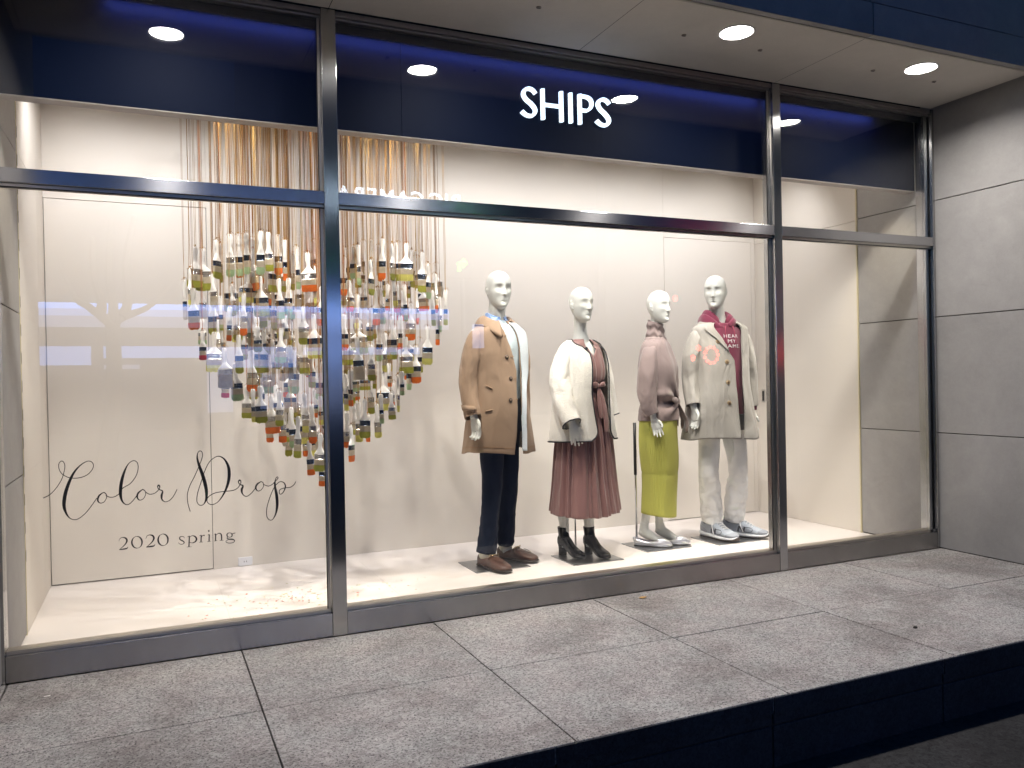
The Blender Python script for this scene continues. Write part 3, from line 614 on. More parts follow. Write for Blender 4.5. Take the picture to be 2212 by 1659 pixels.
for i, (x, y, z, ci, ls, c, yaw, tilt) in enumerate(BR):
    t = empty('paintbrush', (x, y, z), yaw); tag(t, lab[i], 'paintbrush', 'paintbrushes hanging in the shape of a heart')
    hd, hole, fe, br, tp = proto(ci, i % 3)
    fm = M_FERR if random.random() < .45 else M_FERR2
    for nm, me, mt in (('handle', hd, M_HANDLE), ('ferrule', fe, fm), ('bristles', br, M_BRIS), ('painted_tip', tp, M_TIP[c])):
        key = (id(me), mt.name)
        if key not in SM:
            m2 = me.copy(); m2.materials.append(mt); m2.polygons.foreach_set('use_smooth', [nm in ('handle', 'ferrule')] * len(m2.polygons)); SM[key] = m2
        o = bpy.data.objects.new(nm, SM[key]); COL.objects.link(o); o.parent = t; o.scale = (1, 1, ls); o.rotation_euler = (0, tilt, 0)
    # double cord from the hole to the hidden grid, knot with loose ends
    M = MB(); H = GRID_Z - z; rr = .00105
    M.tube([(0, -.006, 0), (.002, -.004, .022), (.0035, 0, .2), (.003, 0, H)], rr, 4); M.tube([(0, .006, 0), (-.002, .004, .022), (-.0035, .001, .2), (-.004, 0, H)], rr, 4)
    a = random.uniform(0, 6.3)
    M.ell((0, 0, .022), (.004, .004, .004), 6, 4)
    M.tube([(0, 0, .022), (.012 * math.cos(a), .012 * math.sin(a), .026), (.022 * math.cos(a), .022 * math.sin(a), .012)], .001, 4)
    M.tube([(0, 0, .022), (-.010 * math.cos(a), .01 * math.sin(a), .024), (-.02 * math.cos(a), -.016 * math.sin(a), .01)], .001, 4)
    M.build('cord', random.choice(M_STR), t)
gr = empty('hanging_grid', (0, 0, GRID_Z)); tag(gr, 'wire grid above the heart that carries the cords, hidden by the sign board', 'wire grid')
M = MB()
for x in np.arange(-.25, 1.66, .12): M.box(x, .42, 0, x + .005, 1.36, .005)
for y in np.arange(.42, 1.37, .13): M.box(-.25, y, .005, 1.66, y + .006, .010)
o = M.build('wire', M_FERR, gr); o['kind'] = 'stuff'
# flecks of paint on the floor under the heart
M = MB(); rn = random.Random(3)
for k in range(150):
    x = .62 + rn.gauss(0, .32); y = .80 + rn.gauss(0, .12); s = rn.uniform(.003, .009); a = rn.uniform(0, 6); z = ZFL + .0012 + rn.uniform(0, .001)
    if y < .2 or abs(x - .62) > .8: continue
    v = [(x + s * math.cos(a + q) * rn.uniform(.5, 1.2), y + s * math.sin(a + q) * rn.uniform(.5, 1.2), z) for q in (0, 1.3, 2.6, 4.0, 5.2)]
    M.add(v, [(0, 1, 2, 3, 4)], rn.choice((0, 0, 0, 1, 1, 2)))
tag(M.build('paint_flecks', [M_TIP['O'], M_TIP['y'], M_TIP['o']]), 'orange and yellow flecks scattered on the floor under the brushes', 'paint flecks', kind='stuff')

# ------------------------------------------------------------------ across the street (mirrored in glass and steel)
def refl(u, v, Y):
    """photo point of a mirror image in the glass -> the real point on the plane y = -Y in front of the shop"""
    p = at(u, v, 1, Y + 2 * .045); return Vector((p.x, -Y, p.z))
YS = 25.0
def rbox(name, u0, v0, u1, v1, Y, th, mt, parent):
    """box on the far facade: left / right picture columns, heights read off at the left end of the lit band"""
    a = refl(u0, 700, Y); b = refl(u1, 700, Y); zt_, zb2 = refl(35, v0, Y).z, refl(35, v1, Y).z; M = MB()
    M.box(min(a.x, b.x), -Y - th, zb2, max(a.x, b.x), -Y, zt_); return M.build(name, mt, parent)
far = empty('building', (0, -YS - .3, 0)); far.location = (0, 0, 0); tag(far, 'dark building across the street with two lit bands, mirrored in the window', 'building')
DK = mat('far_facade', (.05, .055, .06), .8)
M = MB(); M.box(-30, -YS - 12, STREET, 4.0, -YS - .3, 6.9); M.build('wall', DK, far)
BAND = mat('lit_band', (.5, .6, .9), .5, emit=((.20, .40, 1.0), 4.8)); BAND2 = mat('lit_band_soft', (.5, .6, .9), .5, emit=((.30, .46, 1.0), 2.6))
SOFTW = mat('faint_blue_glow', (.5, .5, .5), .6, emit=((.45, .56, 1.0), 1.2))
rbox('lit_band', 35, 651, 970, 664, YS, .1, BAND, far); rbox('lit_band', 35, 664.2, 970, 680, YS, .1, BAND2, far); rbox('lit_band', 35, 680.2, 970, 705, YS, .1, SOFTW, far)  # glow fading down the band, put in as three strips of falling emission
rbox('lit_window', 35, 748, 195, 790, YS, .1, BAND2, far); rbox('lit_window', 222, 748, 430, 775, YS, .1, BAND2, far); rbox('lit_window', 445, 750, 640, 800, YS, .1, BAND2, far); rbox('lit_window', 655, 752, 905, 770, YS, .1, BAND2, far)
rbox('lit_window', 445, 800, 500, 905, YS, .1, SOFTW, far); rbox('lit_window', 560, 815, 700, 900, YS, .1, SOFTW, far); rbox('lit_window', 222, 790, 300, 800, YS, .1, SOFTW, far)
sky_block = empty('building'); tag(sky_block, 'added dark tower behind the low building, blocks sky mirrored in the sign board', 'building')
M = MB(); M.box(-45, -62, STREET, 9.5, -48, 27); M.build('wall', mat('sky_block_facade', (.10, .17, .28), .35, 1), sky_block)  # unseen tower added to keep bright sky out of the board's reflection
far2 = empty('building'); tag(far2, 'tall dark building across the street carrying the lit sign BIC CAMERA', 'building')
M = MB(); M.box(4.05, -YS - 14, STREET, 17, -YS - .6, 22); M.build('wall', mat('far_facade_tall', (.035, .037, .042), .7), far2)
far3 = empty('building'); tag(far3, 'dark office building further right across the street', 'building')
M = MB(); M.box(17.1, -YS - 16, STREET, 45, -YS - .2, 13); M.build('wall', DK, far3)
# lit sign, letters of light bulbs
sg = empty('rooftop_sign', (0, 0, 0)); tag(sg, 'light-bulb sign reading BIC CAMERA across the street, mirrored above the transom', 'shop sign')
SIGN = bpy.data.materials.new('light_bulb_letters'); SIGN.use_nodes = True
n = SIGN.node_tree.nodes; l = SIGN.node_tree.links; p = n['Principled BSDF']; tc = n.new('ShaderNodeNewGeometry')
mp = n.new('ShaderNodeVectorMath'); mp.operation = 'SCALE'; mp.inputs['Scale'].default_value = 26; l.new(tc.outputs['Position'], mp.inputs[0])
fr_ = n.new('ShaderNodeVectorMath'); fr_.operation = 'FRACTION'; l.new(mp.outputs[0], fr_.inputs[0])
sb = n.new('ShaderNodeVectorMath'); sb.operation = 'DISTANCE'; sp_ = n.new('ShaderNodeSeparateXYZ'); l.new(fr_.outputs[0], sp_.inputs[0])
cb = n.new('ShaderNodeCombineXYZ'); l.new(sp_.outputs[0], cb.inputs[0]); l.new(sp_.outputs[2], cb.inputs[2]); cb.inputs[1].default_value = .5
l.new(cb.outputs[0], sb.inputs[0]); sb.inputs[1].default_value = (.5, .5, .5)
lt = n.new('ShaderNodeMath'); lt.operation = 'LESS_THAN'; lt.inputs[1].default_value = .42; l.new(sb.outputs['Value'], lt.inputs[0])
ml = n.new('ShaderNodeMath'); ml.operation = 'MULTIPLY_ADD'; ml.inputs[1].default_value = 13; ml.inputs[2].default_value = 1.5; l.new(lt.outputs[0], ml.inputs[0])
p.inputs['Emission Color'].default_value = (.62, .80, 1, 1); l.new(ml.outputs[0], p.inputs['Emission Strength'])
pa = refl(1004, 430, YS); pz = refl(728, 400, YS)
zt, zb_ = refl(905, 411, YS).z, refl(905, 443, YS).z
def text_mesh(body, size, bold=0.0, align='LEFT', spacing=1.0, extrude=0.0):
    cu = bpy.data.curves.new('t', 'FONT'); cu.body = body; cu.size = size; cu.offset = bold; cu.align_x = align; cu.space_character = spacing; cu.extrude = extrude
    ob = bpy.data.objects.new('t', cu); COL.objects.link(ob); dg = bpy.context.evaluated_depsgraph_get()
    me = bpy.data.meshes.new_from_object(ob.evaluated_get(dg)); bpy.data.objects.remove(ob); me.materials.clear(); return me
px = pa.x
span = pa.x - pz.x
adv = {'B': .95, 'I': .5, 'C': .98, ' ': .35, 'A': 1.0, 'M': 1.15, 'E': .85, 'R': .95}
wtot = sum(adv[c] for c in 'BIC CAMERA'); unit = span / wtot; cx_ = 0
for ch in 'BIC CAMERA':
    if ch != ' ':
        me = text_mesh(ch, (zt - zb_) * 1.4, .012, 'CENTER', 1, .02)
        o = link('letter', me, SIGN, sg, False); o['label'] = 'bulb letter ' + ch
        o.rotation_euler = (R(90), 0, R(180)); o.location = (pa.x - (cx_ + adv[ch] / 2) * unit, -YS - .2, zb_); o.scale = (1.0, 1, 1)
    cx_ += adv[ch]
M = MB(); M.box(pz.x - .3, -YS - .5, zb_ - .25, pa.x + .3, -YS - .3, zt + .25); M.build('backing', DK, sg)
# kerbside tree
tr = empty('street_tree'); tag(tr, 'bare street tree with forked trunk in front of the lit band, seen mirrored left', 'tree')
BARK = mat('bark', (.03, .025, .02), .9)
YT = 12.0; M = MB()
b0 = refl(240, 1500, YT); f0 = refl(243, 700, YT)
curve_tube(M, [(b0.x, -YT, STREET), (f0.x, -YT, 1.2), (f0.x, -YT, f0.z)], [.16, .13, .12], 10)
M.build('trunk', BARK, tr)
for us in ([(243, 700), (262, 685), (290, 672), (330, 655), (380, 600)], [(243, 700), (215, 680), (190, 662), (160, 640), (120, 560)], [(243, 700), (245, 660), (235, 600), (240, 480)], [(262, 685), (275, 650), (270, 560), (290, 470)], [(215, 680), (218, 650), (200, 590), (195, 500)]):
    pts = [refl(u, v, YT) for u, v in us]; M = MB()
    curve_tube(M, [(p_.x, -YT + random.uniform(-.2, .2) * k, p_.z) for k, p_ in enumerate(pts)], [.09 * (1 - .2 * k) + .008 for k in range(len(pts))], 7); M.build('limb', BARK, tr)
# traffic lights and arrow sign that show as small red / green marks in the glass
POLE = mat('pole_grey', (.15, .15, .16), .5, .6)
def em(nm, c, s): return mat(nm, c, .5, emit=(c, s))
YP = 9.0
ts = empty('pedestrian_signal'); tag(ts, 'pedestrian signal with a red ring of lights across the street', 'traffic light')
c = refl(1536, 767, YP); rr = abs(refl(1550, 767, YP).x - c.x)
M = MB()
for k in range(11):
    a = 2 * PI * k / 11; M.ell((c.x + rr * math.cos(a), -YP + .02, c.z + rr * math.sin(a)), (rr * .2, .008, rr * .2), 8, 6)
M.build('lamp_ring', em('red_led', (1, .03, .02), 26), ts)
for u, v in ((1508, 752), (1496, 773), (1458, 645)):
    q = refl(u, v, YP); M = MB(); M.ell((q.x, -YP + .02, q.z), (rr * .32, .01, rr * .38), 8, 6); M.build('lamp', em('red_led', (1, .03, .02), 26), ts)
M = MB(); M.box(c.x - .2, -YP - .2, c.z - .2, c.x + .2, -YP - .01, c.z + .45); M.build('housing', POLE, ts, False, .01)
M = MB(); M.tube([(c.x, -YP - .1, STREET), (c.x, -YP - .1, c.z)], .05, 10); M.build('pole', POLE, ts, True)
asn = empty('arrow_sign'); tag(asn, 'lit pale green bent arrow sign across the street, mirrored beside the heart', 'arrow sign')
def mp_arrow(x, y):
    p = refl(985 + x, 555 + y, 9.5); return p.x, p.z
o = ribbons([[(7, 31, 6.5), (7, 13.5, 6.5)], [(3.8, 13.5, 6), (22, 13.5, 6)], [(14, 4.5, 5.5), (23.5, 13.5, 5.5)], [(23.5, 13.5, 5.5), (14, 23.0, 5.5)]], -9.5, mp_arrow).build('arrow', em('green_arrow', (.10, 1, .06), 8), asn)
q = refl(1003, 588, 9.5); M = MB(); M.box(q.x - .3, -9.62, q.z - .1, q.x + .3, -9.52, q.z + .75); M.build('housing', POLE, asn)
M = MB(); M.tube([(q.x, -9.6, STREET), (q.x, -9.6, q.z)], .04, 10); M.build('pole', POLE, asn, True)
ps = empty('poster_case'); tag(ps, 'lit poster case across the street, mirrored on the tan coat', 'poster case')
a = refl(1022, 700, 10); b = refl(1046, 752, 10); M = MB(); M.box(min(a.x, b.x), -10.05, b.z, max(a.x, b.x), -10, a.z); M.build('poster', em('poster_light', (.45, .58, 1), 2.6), ps)
a2 = refl(1012, 680, 10); M = MB(); M.box(b.x - .02, -10.14, STREET, a2.x + .1, -10.06, a.z + .05); M.build('case', POLE, ps)
# small litter on the deck
t = MB(); v = [(0, 0, .001), (.022, .008, .006), (.045, .004, .003), (.05, 0, .008), (.040, -.012, .004), (.02, -.016, .002)]
t.add(v, [(0, 1, 5), (1, 2, 4, 5), (2, 3, 4)]); o = t.build('leaf', mat('dry_leaf', (.45, .27, .10), .8)); o.location = (2.19, -.115, .002); tag(o, 'small curled brown leaf on the paving near the base rail', 'leaf')
t = MB(); t.ell((0, 0, .004), (.012, .009, .006), 8, 5); o = t.build('pebble', mat('black_bit', (.01, .01, .01), .8)); o.location = (3.034, -1.142, 0); tag(o, 'tiny black bit of dirt on the right paving', 'dirt')
t = MB(); t.add([(0, 0, .003), (.022, .003, .002), (.021, .012, .003), (-.001, .01, .002)], [(0, 1, 2, 3)]); o = t.build('paper_scrap', mat('paper', (.8, .78, .75), .8)); o.location = (-.578, -.235, .001); tag(o, 'tiny white paper scrap on the paving at far left', 'paper scrap')

# ------------------------------------------------------------------ mannequins: body
def ip(tab, x):
    """smooth interpolation of rows (key, ...) at x; keys descending or ascending"""
    T = np.array(sorted(tab), float); D = cr(T, 8); xs_ = D[:, 0]; xs_ = np.maximum.accumulate(xs_)
    return [np.interp(x, xs_, D[:, j]) for j in range(1, D.shape[1])]
HW = [(-1, 0), (-.985, .16), (-.93, .36), (-.85, .52), (-.7, .69), (-.45, .86), (-.2, .955), (0, .99), (.3, 1.0), (.55, .93), (.78, .745), (.92, .47), (.98, .24), (1, 0)]
HF = [(-1, 0), (-.985, .55), (-.93, .80), (-.85, .875), (-.7, .87), (-.45, .90), (-.2, .925), (0, .925), (.15, .96), (.35, .955), (.55, .885), (.78, .69), (.92, .44), (.98, .20), (1, 0)]
HB = [(-1, 0), (-.985, .10), (-.9, .22), (-.7, .42), (-.45, .70), (-.2, .90), (.1, 1.03), (.35, 1.05), (.55, .94), (.78, .70), (.92, .43), (.98, .21), (1, 0)]
def head(M, c, yaw, s=1.0, pitch=0.0, fem=False):
    nr, nc = 84, 96; a, f_, b_, h = .077 * s, .094 * s, .100 * s, .123 * s
    if fem: a *= .95
    rot = Matrix.Rotation(yaw, 4, 'Z') @ Matrix.Rotation(pitch, 4, 'X'); C = Vector(c); V = []
    G = lambda x, z, x0, z0, sx, sz: math.exp(-((x - x0) / sx) ** 2 - ((z - z0) / sz) ** 2)
    for i in range(nr + 1):
        sz = math.cos(PI * i / nr); W_ = ip(HW, sz)[0] * a; F_ = ip(HF, sz)[0] * f_; B_k = ip(HB, sz)[0] * b_
        for k in range(nc):
            ph = 2 * PI * k / nc; sn, cs = math.sin(ph), math.cos(ph)
            x = W_ * math.copysign(abs(sn), sn); z = h * sz
            y = -F_ * abs(cs) ** .93 if cs > 0 else B_k * abs(cs)
            if cs > 0:
                X, Z = x / s, z / s; fw = min(1, cs * 3)
                d = 0
                for sg in (-1, 1):
                    d -= (.0065 if fem else .0110) * G(X, Z, sg * .031, .016, .019, .011 if Z > .016 else .027)      # eye socket
                    d += 0 * G(X, Z, sg * .030, .006, .012, .008)        # closed lid
                    d += .002 * G(X, Z, sg * .032, .034, .022, .009)        # brow
                    d += .004 * G(X, Z, sg * .046, -.018, .018, .018)       # cheekbone
                    d += .006 * G(X, Z, sg * .0105, -.036, .006, .006)       # nostril wing
                    d -= .004 * G(X, Z, sg * .034, -.055, .014, .018)
                nose = max(0, min(1, (.018 - Z) / .055)) if Z > -.037 else max(0, 1 - (-.037 - Z) / .008)
                d += (.005 + .019 * nose) * math.exp(-(X / (.0075 + .003 * nose)) ** 2) * (1 if Z < .018 else math.exp(-((Z - .018) / .012) ** 2)) * (1 if Z > -.046 else math.exp(-((Z + .046) / .006) ** 2))
                d += .0045 * G(X, Z, 0, -.0565, .019, .0045) + .0050 * G(X, Z, 0, -.0675, .016, .0052)   # lips
                d -= .0045 * G(X, Z, 0, -.0618, .022, .0017) + .004 * G(X, Z, 0, -.078, .02, .005)
                d += .0055 * G(X, Z, 0, -.100, .018, .014)                   # chin
                y -= d * s * fw
            V.append(C + rot @ Vector((x, y, z)))
    Fc = [(i * nc + k, (i + 1) * nc + k, (i + 1) * nc + (k + 1) % nc, i * nc + (k + 1) % nc) for i in range(nr) for k in range(nc)]
    M.add(V, Fc)
    for sg in (-1, 1):
        pts = [(.0, .004, .026), (.004, .018, .022), (.005, .022, .004), (.003, .010, -.018), (.0, -.002, -.028)]
        P = [C + rot @ Vector((sg * (a * .955 + q[0]), q[1] * s + .004, q[2] * s - .004)) for q in pts]
        curve_tube(M, P, [.004, .0062, .006, .0055, .004], 8, 3)
        M.tube([C + rot @ Vector((sg * a * .90, .008, .018)), C + rot @ Vector((sg * a * .97, .010, -.0)), C + rot @ Vector((sg * a * .92, .004, -.022))], [.006, .010, .006], 8)
    # neck stub
    return C + rot @ Vector((0, .02 * s, -.07 * s))
def hand(M, wrist, d, thumb, s=1.0, curl=.5, spread=0.0):
    """d: finger direction, thumb: direction towards the thumb side, palm normal = d x thumb sign chosen so fingers curl along n"""
    d = Vector(d).normalized(); t = Vector(thumb); t = (t - d * t.dot(d)).normalized(); n = d.cross(t)
    if curl < 0: n = -n; curl = -curl
    w_ = Vector(wrist)
    T = lambda a, b, c: w_ + t * (a * s) + d * (b * s) + n * (c * s)
    curve_tube(M, [T(0, -.03, 0), T(0, .0, 0), T(.002, .03, 0), T(.002, .065, .001), T(.001, .088, .004)], [(.026 * s, .020 * s), (.027 * s, .017 * s), (.036 * s, .016 * s), (.041 * s, .0145 * s), (.036 * s, .010 * s)], 14, 3, ref=t)
    for q, (off, ln) in enumerate(((.031, .070), (.011, .080), (-.010, .075), (-.029, .058))):
        a = curl * (.45 + .12 * q); p = T(off, .082, .002); pts = [T(off * .9, .06, 0), p]; r = [.0090, .0092]; ang = a * .6
        for seg, (l_, rad) in enumerate(((.42, .0088), (.33, .0080), (.25, .0062))):
            dd = d * math.cos(ang) + n * math.sin(ang) + t * (spread * off * 6); p = p + dd * (ln * l_ * s); pts.append(p); r.append(rad); ang += a
        curve_tube(M, pts, [x * s for x in r], 8, 3, ref=t)
    pts = [T(.018, .015, .0), T(.040, .040, .010), T(.050, .066, .020), T(.046, .090, .030)]
    curve_tube(M, pts, [.014 * s, .0125 * s, .0098 * s, .0075 * s], 8, 3, ref=n)
def bake(M, name, mt, parent, vox=.004, smooth=2):
    o = link(name, M.mesh(name), mt, None, True)
    r = o.modifiers.new('r', 'REMESH'); r.mode = 'VOXEL'; r.voxel_size = vox; r.use_smooth_shade = True
    if smooth:
        q = o.modifiers.new('s', 'SMOOTH'); q.factor = .5; q.iterations = smooth
    dg = bpy.context.evaluated_depsgraph_get(); me = bpy.data.meshes.new_from_object(o.evaluated_get(dg)); me.name = name
    bpy.data.objects.remove(o); me.materials.clear()
    return link(name, me, mt, parent, True)

# ------------------------------------------------------------------ cloth
def nz(x, y, z): return noise.noise(Vector((x, y, z)))
def ridge(x, y, z): return (1 - abs(nz(x, y, z)) * 2.4)
class Sec:
    """body-like tube: rows (z, cx, cy, rx, ry); P(theta, z, extra) with theta 0 at the front (-y), positive to +x"""
    def __init__(s, rows, p=2.25): s.rows = rows; s.p = p; s.c = {}
    def P(s, th, z, ex=0.0):
        k = round(z, 3)
        if k not in s.c: s.c[k] = ip(s.rows, k)
        cx, cy_, rx, ry = s.c[k]; sn, cs = math.sin(th), math.cos(th); e = 2 / s.p
        return Vector((cx + (rx + ex) * math.copysign(abs(sn) ** e, sn), cy_ - (ry + ex) * math.copysign(abs(cs) ** e, cs), z))
def shell(name, sec, ztop, zbot, t0, t1, disp, mats, parent, N=60, Mc=110, thick=.004, zoff=None, ex=0.0):
    V = []
    for i in range(N + 1):
        z = ztop(0) + (zbot(0) - ztop(0)) * i / N if callable(ztop) else ztop + (zbot - ztop) * i / N
        a, b = t0(z), t1(z)
        for j in range(Mc + 1):
            th = a + (b - a) * j / Mc
            z2 = z + (zoff(th, z) if zoff else 0)
            p = sec.P(th, z2, ex + (disp(th, z) if disp else 0))
            V.append(p)
    K = Mc + 1
    F = [(i * K + j, (i + 1) * K + j, (i + 1) * K + j + 1, i * K + j + 1) for i in range(N) for j in range(Mc)]
    me = bpy.data.meshes.new(name); me.from_pydata([tuple(v) for v in V], [], F); me.update()
    o = link(name, me, mats, parent, True)
    if thick:
        sm = o.modifiers.new('solid', 'SOLIDIFY'); sm.thickness = thick; sm.offset = -1
        if isinstance(mats, (list, tuple)) and len(mats) > 1: sm.material_offset = 1; sm.material_offset_rim = 0
    edges = dict(left=[V[i * K] for i in range(N + 1)], right=[V[i * K + Mc] for i in range(N + 1)], top=V[:K], bottom=V[N * K:])
    return o, edges
def sleeve(name, pts, rad, disp, mats, parent, seg=36, n=14, thick=.003, ref=Vector((1, 0, 0))):
    rows = cr([list(p) + list(r if isinstance(r, tuple) else (r, r)) for p, r in zip(pts, rad)], n)
    V = []; Np = len(rows); acc = 0
    for i, q in enumerate(rows):
        p = Vector(q[:3]); a_ = Vector(rows[max(i - 1, 0)][:3]); b_ = Vector(rows[min(i + 1, Np - 1)][:3]); t = (b_ - a_).normalized()
        if i: acc += (p - Vector(rows[i - 1][:3])).length
        u = (ref - t * ref.dot(t)).normalized(); w_ = t.cross(u)
        for k in range(seg):
            th = 2 * PI * k / seg; d = disp(th, acc) if disp else 0
            V.append(p + u * ((q[3] + d) * math.cos(th)) + w_ * ((q[4] + d) * math.sin(th)))
    F = [(i * seg + k, i * seg + (k + 1) % seg, (i + 1) * seg + (k + 1) % seg, (i + 1) * seg + k) for i in range(Np - 1) for k in range(seg)]
    if True: F.append(tuple(reversed(range(seg))))
    me = bpy.data.meshes.new(name); me.from_pydata([tuple(v) for v in V], [], F); me.update()
    bm = bmesh.new(); bm.from_mesh(me); bmesh.ops.recalc_face_normals(bm, faces=bm.faces); bm.to_mesh(me); bm.free()
    o = link(name, me, mats, parent, True)
    if thick:
        sm = o.modifiers.new('solid', 'SOLIDIFY'); sm.thickness = thick; sm.offset = -1
    return o, [V[(Np - 1) * seg + k] for k in range(seg)]
def piping(name, pts, r, mt, parent, closed=False, st=1):
    P = pts[::st]
    if P[-1] is not pts[-1]: P = list(P) + [pts[-1]]
    if closed: P = list(P) + [P[0]]
    M = MB(); M.tube(P, r, 6, ref=Vector((.3, .5, .8)).normalized()); return M.build(name, mt, parent, True)
def button(parent, p, nrm, r, mt, mt2=None):
    nrm = Vector(nrm).normalized(); p = Vector(p); M = MB()
    M.tube([p, p + nrm * .003, p + nrm * .0042], [r, r, r * .75], 14, ref=Vector((0, 0, 1)), mi=0)
    M.tube([p + nrm * .0040, p + nrm * .0052], [r * .5, r * .45], 10, ref=Vector((0, 0, 1)), mi=1)
    return M.build('button', [mt, mt2 or mt], parent, True)
def shoe(name, rows, mt, parent, loc, yaw, p=2.6, seg=28, z0=.0):
    """rows along the foot (t from heel, half width, bottom z, top z, x centre); toe towards -y of its own frame"""
    M = MB(); q = cr([list(r_) + [0] * (5 - len(r_)) for r_ in rows], 5); v = []; f = []
    for t, hw, zb, zt, xc in q:
        for k in range(seg):
            a = 2 * PI * k / seg; c, s = math.cos(a), math.sin(a)
            zc = (zb + zt) / 2; hh = (zt - zb) / 2
            zz = zc + hh * math.copysign(abs(s) ** (.45 if s < 0 else .9), s)
            v.append((xc + hw * math.copysign(abs(c) ** .75, c), -t, zz + z0))
    for i in range(len(q) - 1):
        for k in range(seg): k2 = (k + 1) % seg; f.append((i * seg + k, (i + 1) * seg + k, (i + 1) * seg + k2, i * seg + k2))
    f.append(tuple(range(seg))); f.append(tuple(reversed(range((len(q) - 1) * seg, len(q) * seg))))
    M.add(v, f); me = M.mesh(name)
    bm = bmesh.new(); bm.from_mesh(me); bmesh.ops.recalc_face_normals(bm, faces=bm.faces); bm.to_mesh(me); bm.free()
    o = link(name, me, mt, parent, True); o.location = loc; o.rotation_euler.z = yaw; return o
PLATE = mat('stand_plate_steel', (.36, .37, .39), .34, 1)
def base(root, cx, cy_, hx=.185, hy=.165):
    l = world2(root, cx, cy_); M = MB(); M.box(-hx, -hy, 0, hx, hy, .006)
    o = M.build('base_plate', PLATE, root, False, .0015); o.location = (l.x, l.y, 0); o.rotation_euler.z = -root.rotation_euler.z; return o
def world2(root, x, y, z=0.0):
    a = -root.rotation_euler.z; dx, dy = x - root.location.x, y - root.location.y
    return Vector((dx * math.cos(a) - dy * math.sin(a), dx * math.sin(a) + dy * math.cos(a), z))
CHROME = mat('stand_pole_chrome', (.7, .7, .7), .15, 1)
def folds(seed, a1=.004, a2=.002, kz=2.2, k=3.0, grow=None):
    def f(th, z):
        c, s = math.cos(th) * k, math.sin(th) * k
        g_ = grow(z) if grow else 1
        return g_ * (a1 * nz(c, s, z * kz + seed) * 2 + a2 * ridge(c * 1.7 + 5, s * 1.7, z * kz * 2.2 + seed * 3))
    return f
def torso(M, rows, p=2.2):
    sec = Sec(rows, p); zs = np.linspace(rows[0][0], rows[-1][0], 40); v = []; seg = 40
    for z in zs:
        for k in range(seg): v.append(sec.P(2 * PI * k / seg, z))
    f = [(i * seg + k, (i + 1) * seg + k, (i + 1) * seg + (k + 1) % seg, i * seg + (k + 1) % seg) for i in range(len(zs) - 1) for k in range(seg)]
    f.append(tuple(range(seg))); f.append(tuple(reversed(range((len(zs) - 1) * seg, len(zs) * seg))))
    M.add(v, f)

# ================= mannequin 1: man in the tan coat
rt = empty('mannequin', (1.86, .98, ZFL), R(14)); tag(rt, 'white bald male mannequin in an open tan coat, blue checked shirt and navy trousers', 'mannequin', 'mannequins in the shop window')
fa, fb = world2(rt, 1.765, .985), world2(rt, 1.955, 1.125)
M = MB(); hc = Vector((-.005, -.035, 1.885 - .120))
nk = head(M, hc, R(-12), 1.0)
curve_tube(M, [nk + Vector((0, 0, .03)), nk, (0, .0, 1.60), (0, .01, 1.545), (0, .012, 1.50)], [(.050, .055), (.052, .057), (.055, .060), (.068, .068), (.09, .08)], 20, 4)
torso(M, [(1.535, 0, .01, .10, .07), (1.50, 0, .01, .155, .09), (1.42, 0, 0, .165, .105), (1.3, 0, 0, .155, .10), (1.12, 0, 0, .135, .09), (.98, 0, 0, .15, .10), (.88, 0, 0, .14, .09)])
for sg, wr in ((-1, (-.232, -.055, .965)), (1, (.215, .03, 1.01))):
    curve_tube(M, [(sg * .14, .01, 1.49), (sg * .19, .01, 1.40), (sg * .208, .02, 1.20), (wr[0], wr[1] * .4, 1.08), wr], [.045, .046, .036, .030, .024], 14, 4)
    hand(M, wr, (0.06 if sg < 0 else 0, -.22 if sg < 0 else -.05, -1), (.35 * -sg if False else 0.2 * -sg, -1, 0), 1.0, (-.75 if sg > 0 else .75))
for sg, a_ in ((-1, fa), (1, fb)):
    curve_tube(M, [(sg * .068, .01, .95), ((-.052 if sg < 0 else .085) * .9 + a_.x * .12, .012 + a_.y * .2, .75), (a_.x * .82 + .012, a_.y * .52 - .015, .50), (a_.x, a_.y, .12), (a_.x, a_.y - .02, .05)], [.05, .045, .040, .034, .034], 14, 5)
bake(M, 'body', SKIN, rt, .0037)
SHIRT = mat('blue_check_shirt', (.10, .25, .62), .8)
nn = SHIRT.node_tree.nodes; ll = SHIRT.node_tree.links; tc = nn.new('ShaderNodeTexCoord'); ck = nn.new('ShaderNodeTexChecker'); ck.inputs['Scale'].default_value = 125
ck.inputs[1].default_value = (.10, .24, .62, 1); ck.inputs[2].default_value = (.55, .70, .92, 1); ll.new(tc.outputs['Object'], ck.inputs[0]); ll.new(ck.outputs[0], nn['Principled BSDF'].inputs['Base Color'])
KNIT = mat('pale_blue_knit', (.58, .68, .72), .85, bump=(220, .3), sheen=.2)
sw = Sec([(1.55, 0, .0, .075, .072), (1.535, 0, .0, .105, .085), (1.50, 0, 0, .16, .10), (1.42, 0, 0, .17, .118), (1.3, 0, 0, .162, .117), (1.12, 0, 0, .15, .108), (1.06, 0, 0, .148, .105)])
shell('sweater', sw, 1.548, 1.065, lambda z: -PI, lambda z: PI, folds(3, .006, .004, 3), KNIT, rt, 50, 80)
rib = Sec([(1.575, 0, .0, .064, .066), (1.545, 0, .0, .082, .078)]); shell('neck_rib', rib, 1.568, 1.545, lambda z: -PI, lambda z: PI, lambda th, z: .0012 * math.sin(th * 60), KNIT, rt, 4, 240, .003)
